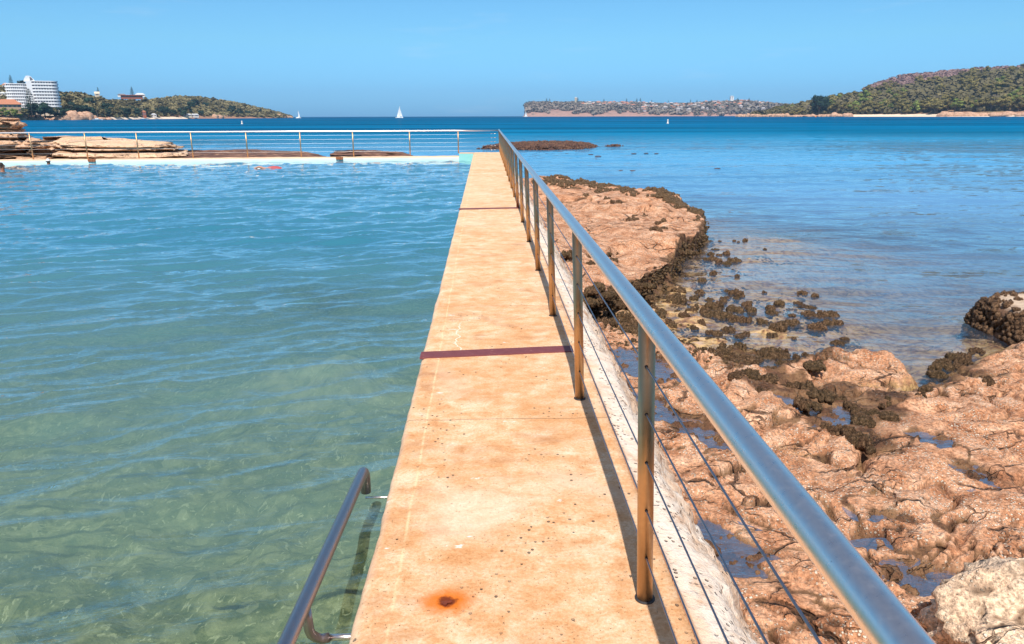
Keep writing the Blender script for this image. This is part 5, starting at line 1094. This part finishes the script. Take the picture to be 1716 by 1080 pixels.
# shore rocks
def shore_rock(px, D, w, h, seed, label, grp, mat='rock_shore', yoff=0):
    a = far(px, yh(px), D); v, f = ICO3; q = v*(1+0.25*fbm(v[:, 0]*1.6+seed, v[:, 1]*1.6, v[:, 2]*2.6, 4, seed)[:, None])*np.array([w/2, w/2.5, h])
    o = mesh('shore_rock', q, f.astype(np.int64), M[mat], smooth=False, loc=(a[0], a[1], SEA+h*0.1+yoff)); o.rotation_euler = (0, 0, -xs_az(px)); tag(o, label, 'rock', grp)
t = NT('shore_sandstone'); b_ = t.noise(0.5, 5, 0.7, t.map((1, 1, 3))); c_ = t.ramp(b_, [(0.3, (0.22, 0.10, 0.06)), (0.5, (0.52, 0.30, 0.19)), (0.7, (0.70, 0.50, 0.36))]); t.prin(c_, 0.9, 0, t.bump(b_, 0.4)); M['rock_shore'] = t.m
for i, (px, w, h) in enumerate(((-10, 20, 3), (14, 16, 3), (38, 14, 5), (48, 10, 6), (62, 12, 5), (72, 9, 2.5), (97, 12, 3), (108, 12, 5.5), (122, 15, 7.5), (134, 14, 6.5), (146, 12, 7.5), (156, 10, 4), (168, 9, 2.5), (180, 9, 2))):
    shore_rock(px, 800+i*3, w, h, 300+i, 'orange sandstone boulder on the shore below the hotel' if px < 90 else 'big tilted orange boulder on the shore right of the hotel', 'boulders below the hotel' if px < 90 else 'boulders right of the hotel')
for i in range(22):
    px = 360+i*6; D = float(np.interp(px, [340, 490], [1240, 1640])); shore_rock(px, D, hrng.uniform(9, 16), hrng.uniform(2.5, 7), 340+i, 'pinkish rock at the foot of the left headland point', 'rocks at the left headland point')
for i in range(26):
    px = 1240+i*7.2; D = float(np.interp(px, [1236, 1262, 1300, 1430], [1375, 1325, 1292, 1232])); shore_rock(px, D, hrng.uniform(9, 18), hrng.uniform(2.0, 5.5), 380+i, 'reddish rock ledge along the left end of the right headland', 'rock ledges at the tip of the right headland')
for i in range(16):
    px = 1585+i*10.5; shore_rock(px, float(np.interp(px, [1560, 1620, 1716], [1178, 1160, 1142])), hrng.uniform(14, 22), hrng.uniform(2.5, 6.5), 420+i, 'pale pink rock at the right end of the beach', 'rocks at the right end of the beach')
# beaches
def beach(x0, x1, hl, lab, t1=0.045, up=1.0):
    px = np.linspace(x0, x1, 60); V = []
    for k, (t, z) in enumerate(((-0.02, -0.15), (0.0, 0.25), (0.02, 1.3*up), (t1, 2.6*up))):
        X, Y, Z = hl.pos(px, np.full(60, t)); V.append(np.column_stack([X, Y, np.full(60, SEA+z)+0.3*noise(px*0.2, px*0, t*9, 7)]))
    o = mesh('beach', np.concatenate(V), gridfaces(4, 60), M['sand'], smooth=True); tag(o, lab, kind='structure')
M['sand'] = simple('beach_sand', (0.80, 0.62, 0.46), 0.95, 0, 0.12, 0.2)
beach(186, 316, LEFT, 'beach below the left hill', 0.05, 1.0); beach(1425, 1660, RIGHT, 'sand beach of the right headland', 0.03, 1.2)

# ------------------------------------------------------------------ boats and buoys
def yacht(px, ybot, ytop, D, label, lean=0.0, mirror=1, two=True, cat='sailboat'):
    a = far(px, yh(px), D); top = far(px, ytop, D)[2]; H_ = top-SEA; Lh = H_*0.62
    e = empty('sailboat', (a[0], a[1], SEA), label, cat, 'sailing boats out on the bay', -xs_az(px))
    V = []; n = 14
    for i in range(n+1):
        t = i/n; x = -Lh/2+Lh*t; b = Lh*0.15*math.sin(math.pi*min(1, (t*0.92+0.08))**0.8)+0.02; fb = 0.9+0.5*t
        for (yy, z) in ((-b, fb), (-b*0.8, 0.1), (0, -0.5), (b*0.8, 0.1), (b, fb)): V.append((x*mirror, yy, z))
    F = [(i*5+k, i*5+k+1, i*5+6+k, i*5+5+k) for i in range(n) for k in range(4)]+[(i*5+4, i*5, i*5+5, i*5+9) for i in range(n)]+[(0, 1, 2, 3, 4), tuple(n*5+k for k in (4, 3, 2, 1, 0))]
    mesh('hull', V, F, M['hull'], e, True); MB().box(-Lh*0.28, Lh*0.12, -Lh*0.07, Lh*0.07, 1.0, 2.1).build('cabin', M['hull'], e)
    m_ = MB(); m_.tube([(0.05*Lh*mirror, 0, 0.5), (0.05*Lh*mirror+lean*H_, 0, H_)], [0.12, 0.06], 6); m_.build('mast', M['mast'], e)
    def sail(pts, nm):
        v = [(p[0], 0.0, p[1]) for p in pts]; c = np.mean(v, 0); c[1] = 0.25*H_/10; vv = v+[tuple(c)]+[(p[0], 0.05, p[1]) for p in pts]+[(c[0], c[1]+0.05, c[2])]; k = len(v)
        f = [(i, (i+1) % k, k) for i in range(k)]+[((i+1) % k+k+1, i+k+1, 2*k+1) for i in range(k)]+[(i, i+k+1, (i+1) % k+k+1, (i+1) % k) for i in range(k)]; mesh(nm, vv, f, M['sail'], e)
    mx = 0.05*Lh*mirror; sail([(mx, H_*0.12), (mx-mirror*Lh*0.36, H_*0.13), (mx-mirror*Lh*0.20+lean*H_*.6, H_*0.6), (mx+lean*H_, H_*0.97)], 'mainsail')
    if two: sail([(mx+mirror*0.3, H_*0.9), (mx+mirror*0.4, H_*0.14), (mx+mirror*Lh*0.40, H_*0.09)], 'jib')
yacht(669, 198, 177, 1170, 'largest white sailboat, alone on the open horizon', 0.06, 1, True); yacht(500, 197.3, 184.5, 1250, 'white sailboat just off the point of the left headland', 0.03, -1, False); yacht(881, 195, 186.5, 2300, 'tiny white sailboat below the cliff of the far headland', 0.0, 1, True)
for i, (px, D, h) in enumerate(((240, 1010, 17), (163, 800, 9), (200, 980, 8))):
    a = far(px, yh(px), D); e = empty('moored_boat', (a[0], a[1], SEA), ['moored boat with a tall bare mast off the left beach', 'small moored boat off the boulders right of the hotel', 'small moored boat near the left end of the beach'][i], 'boat', 'boats moored off the left beach', -xs_az(px))
    V = [(x*4.2, yy*b, z) for x, b in ((-1, 1.0), (-.3, 1.3), (.4, 1.1), (1, .05)) for yy, z in ((-1, .8), (-.6, -.2), (.6, -.2), (1, .8))]; F = [(q*4+k, q*4+k+1, q*4+5+k, q*4+4+k) for q in range(3) for k in range(3)]+[(q*4+3, q*4, q*4+4, q*4+7) for q in range(3)]+[(0, 1, 2, 3), (15, 14, 13, 12)]
    mesh('hull', V, F, M['hull'], e); MB().box(-2, 0.8, -0.7, 0.7, 0.8, 1.6).build('cabin', M['hull'], e); MB().tube([(0.3, 0, 0.5), (0.3, 0, h)], [0.09, 0.05], 6).build('mast', M['mast'], e)
def marker(px, ybot, ytop, label):
    D = (CAM_H-SEA)*1314/(ybot-yh(px)); a = far(px, ybot, D); h = (ybot-ytop)*D/1314; e = empty('marker_buoy', (a[0], a[1], SEA), label, 'buoy', 'marker buoys')
    MB().lathe([(0.30, -0.3), (0.36, 0.05), (0.30, 0.22), (0.20, 0.3), (0.20, h*0.9), (0.16, h*0.97), (0.03, h)], (0, 0, 0), 16).build('float', M['buoy'], e, True); MB().lathe([(0.212, h*0.55), (0.212, h*0.68)], (0, 0, 0), 16).build('band', M['mast'], e)
marker(405.5, 207.5, 202.3, 'pale marker buoy at the left, beyond the far railing'); marker(1119, 207, 200, 'white marker buoy on the open water right of the walkway')
a = far(1367, 195.4, 1100); MB().lathe([(0.2, -0.8), (1.1, -0.4), (1.3, 0.3), (0.9, 1.0), (0.2, 1.3)], (0, 0, 0), 12).build('mooring_buoy', M['buoyo'], None, True, (a[0], a[1], SEA)); tag(bpy.data.objects['mooring_buoy'], 'tiny orange mooring buoy off the dark round tree', 'buoy')

# ------------------------------------------------------------------ swimmers
M['skin'] = simple('tanned_skin', (0.36, 0.15, 0.085), 0.55, 0, 0.1, 12); M['skin2'] = simple('fair_skin', (0.56, 0.27, 0.18), 0.55, 0, 0.1, 12); M['cap'] = simple('white_cap', (0.82, 0.82, 0.80), 0.5, 0, 0.03); M['black'] = simple('black_plastic', (0.015, 0.015, 0.02), 0.3); M['hairb'] = simple('dark_hair', (0.03, 0.02, 0.015), 0.8, 0, 0.3, 60); M['swimred'] = simple('red_swimsuit', (0.45, 0.07, 0.07), 0.6)
def skinned(name, V, E, Rd, mat, parent, sub=2):
    me = bpy.data.meshes.new(name); me.from_pydata(V, E, []); o = bpy.data.objects.new(name, me); link(o); me.materials.append(mat)
    md = o.modifiers.new('skin', 'SKIN'); md.use_smooth_shade = True; sv = me.skin_vertices[0].data
    for i, r_ in enumerate(Rd): sv[i].radius = r_ if hasattr(r_, '__len__') else (r_, r_)
    sv[0].use_root = True; o.modifiers.new('sub', 'SUBSURF').levels = sub; o.modifiers['sub'].render_levels = sub
    dg = bpy.context.evaluated_depsgraph_get(); m2 = bpy.data.meshes.new_from_object(o.evaluated_get(dg)); bpy.data.objects.remove(o)
    o2 = bpy.data.objects.new(name, m2); link(o2, parent); return o2
def head_parts(root, c, yaw, kind):
    """facial features on a head centred at c"""
    q = Matrix.Rotation(yaw, 4, 'Z'); P = lambda x, y, z: tuple(Vector(c)+q @ Vector((x, y, z)))
    if kind == 'cap':
        v, f = ICO3; k = v[:, 2] > -0.05; vv = v*np.array([0.087, 0.107, 0.125]); mp = [P(*p) for p in vv]; ff = [tuple(t_) for t_ in f if all(v[i][2] > 0.08 for i in t_)]
        mesh('swim_cap', np.array(mp), ff, M['cap'], root, True); MB().tube([P(-0.088, -0.02, 0.012), P(-0.06, -0.092, 0.012), P(0, -0.112, 0.014), P(0.06, -0.092, 0.012), P(0.088, -0.02, 0.012)], [0.012, 0.020, 0.014, 0.020, 0.012], 8).build('goggles', M['black'], root, True)
    elif kind == 'hair':
        v, f = ICO3; vv = v*np.array([0.086, 0.104, 0.122]); ff = [tuple(t_) for t_ in f if all(v[i][2]+0.6*v[i][1] > 0.25 for i in t_)]; mesh('hair', np.array([P(*p) for p in vv]), ff, M['hairb'], root, True)
def swimmer(p, yaw, label, kind, skin):
    root = empty('person', p, label, 'person', 'swimmers in the sea pool'); q = Matrix.Rotation(yaw, 3, 'Z')
    J = {'pel': (0, 0.05, -0.72), 'wa': (0, 0.03, -0.52), 'ch': (0, 0, -0.28), 'nk': (0, -0.005, -0.09), 'ja': (0, -0.02, 0.03), 'fc': (0, -0.02, 0.10), 'cr': (0, -0.005, 0.165),
         'sl': (-0.17, 0, -0.16), 'el': (-0.34, -0.12, -0.30), 'hl': (-0.50, -0.30, -0.22), 'sr': (0.17, 0, -0.16), 'er': (0.33, -0.14, -0.32), 'hr': (0.46, -0.34, -0.25), 'kl': (-0.12, 0.15, -1.0), 'al': (-0.12, 0.42, -1.1), 'kr': (0.12, 0.05, -1.05), 'ar': (0.14, 0.32, -1.25), 'no': (0, -0.115, 0.075)}
    Rd = {'pel': .14, 'wa': .12, 'ch': .14, 'nk': .055, 'ja': .070, 'fc': .082, 'cr': .060, 'sl': .062, 'el': .042, 'hl': .026, 'sr': .062, 'er': .042, 'hr': .026, 'kl': .06, 'al': .035, 'kr': .06, 'ar': .035, 'no': .016}
    E = [('pel', 'wa'), ('wa', 'ch'), ('ch', 'nk'), ('nk', 'ja'), ('ja', 'fc'), ('fc', 'cr'), ('ch', 'sl'), ('sl', 'el'), ('el', 'hl'), ('ch', 'sr'), ('sr', 'er'), ('er', 'hr'), ('pel', 'kl'), ('kl', 'al'), ('pel', 'kr'), ('kr', 'ar'), ('fc', 'no')]
    ks = list(J); skinned('body', [tuple(q @ Vector(J[k])) for k in ks], [(ks.index(a), ks.index(b)) for a, b in E], [Rd[k] for k in ks], skin, root)
    head_parts(root, (0, -0.01, 0.10), yaw, kind)
def wpt(px, py): g_ = gp(px, py, POOL); return (g_[0], g_[1], POOL)
a = wpt(82, 276.5); swimmer((a[0], a[1], POOL+0.03), R(25), 'swimmer in a white cap and dark goggles, head above water by the far pool wall', 'cap', M['skin'])
a = wpt(4, 287.5); swimmer((a[0], a[1], POOL+0.10), R(150), 'dark haired swimmer at the left edge, shoulders just above the pool water', 'hair', M['skin'])
def freestyle(p, yaw):
    root = empty('person', p, 'swimmer in red doing freestyle across the pool, almost flat in the water', 'person', 'swimmers in the sea pool'); q = Matrix.Rotation(yaw, 3, 'Z')
    J = {'pel': (0.65, 0, -0.03), 'ch': (0.25, 0, 0.0), 'nk': (0.05, 0, 0.02), 'hd': (-0.07, 0, 0.03), 'cr': (-0.17, 0, 0.02), 'sl': (0.18, -0.16, 0.02), 'el': (-0.10, -0.22, 0.13), 'hl': (-0.34, -0.18, 0.02), 'sr': (0.18, 0.16, -0.02), 'er': (-0.1, 0.2, -0.12), 'hr': (-0.3, 0.2, -0.3), 'kl': (1.05, -0.1, -0.05), 'al': (1.45, -0.1, -0.02), 'kr': (1.05, 0.1, -0.1), 'ar': (1.4, 0.1, -0.2)}
    Rd = {'pel': .12, 'ch': .13, 'nk': .055, 'hd': .085, 'cr': .06, 'sl': .06, 'el': .04, 'hl': .025, 'sr': .06, 'er': .04, 'hr': .025, 'kl': .055, 'al': .035, 'kr': .055, 'ar': .035}
    E = [('pel', 'ch'), ('ch', 'nk'), ('nk', 'hd'), ('hd', 'cr'), ('ch', 'sl'), ('sl', 'el'), ('el', 'hl'), ('ch', 'sr'), ('sr', 'er'), ('er', 'hr'), ('pel', 'kl'), ('kl', 'al'), ('pel', 'kr'), ('kr', 'ar')]
    ks = list(J); skinned('body', [tuple(q @ Vector(J[k])) for k in ks], [(ks.index(a), ks.index(b)) for a, b in E], [Rd[k] for k in ks], M['skin2'], root)
    v, f = ICO2; mesh('swim_cap', np.array([tuple(q @ Vector((-0.11+p_[0]*0.11, p_[1]*0.092, 0.03+p_[2]*0.095))) for p_ in v]), f.astype(np.int64), M['cap'], root, True)
    mesh('swimsuit', np.array([tuple(q @ Vector((0.42+p_[0]*0.34, p_[1]*0.165, -0.005+p_[2]*0.142))) for p_ in ICO3[0]]), ICO3[1].astype(np.int64), M['swimred'], root, True)
a = wpt(440, 282.5); freestyle((a[0], a[1], POOL-0.055), R(8))

# ------------------------------------------------------------------ haze: one box of even air round everything
t = NT('haze_air'); pv = t.n('ShaderNodeVolumePrincipled'); pv.inputs['Color'].default_value = (0.42, 0.66, 1.0, 1); pv.inputs['Density'].default_value = 0.00008; t.l(pv.outputs[0], t.out.inputs['Volume'])
mb = MB(); mb.box(-7000, 7000, -400, 7000, -6.0, 230); hz = mb.build('haze', t.m); tag(hz, kind='stuff')
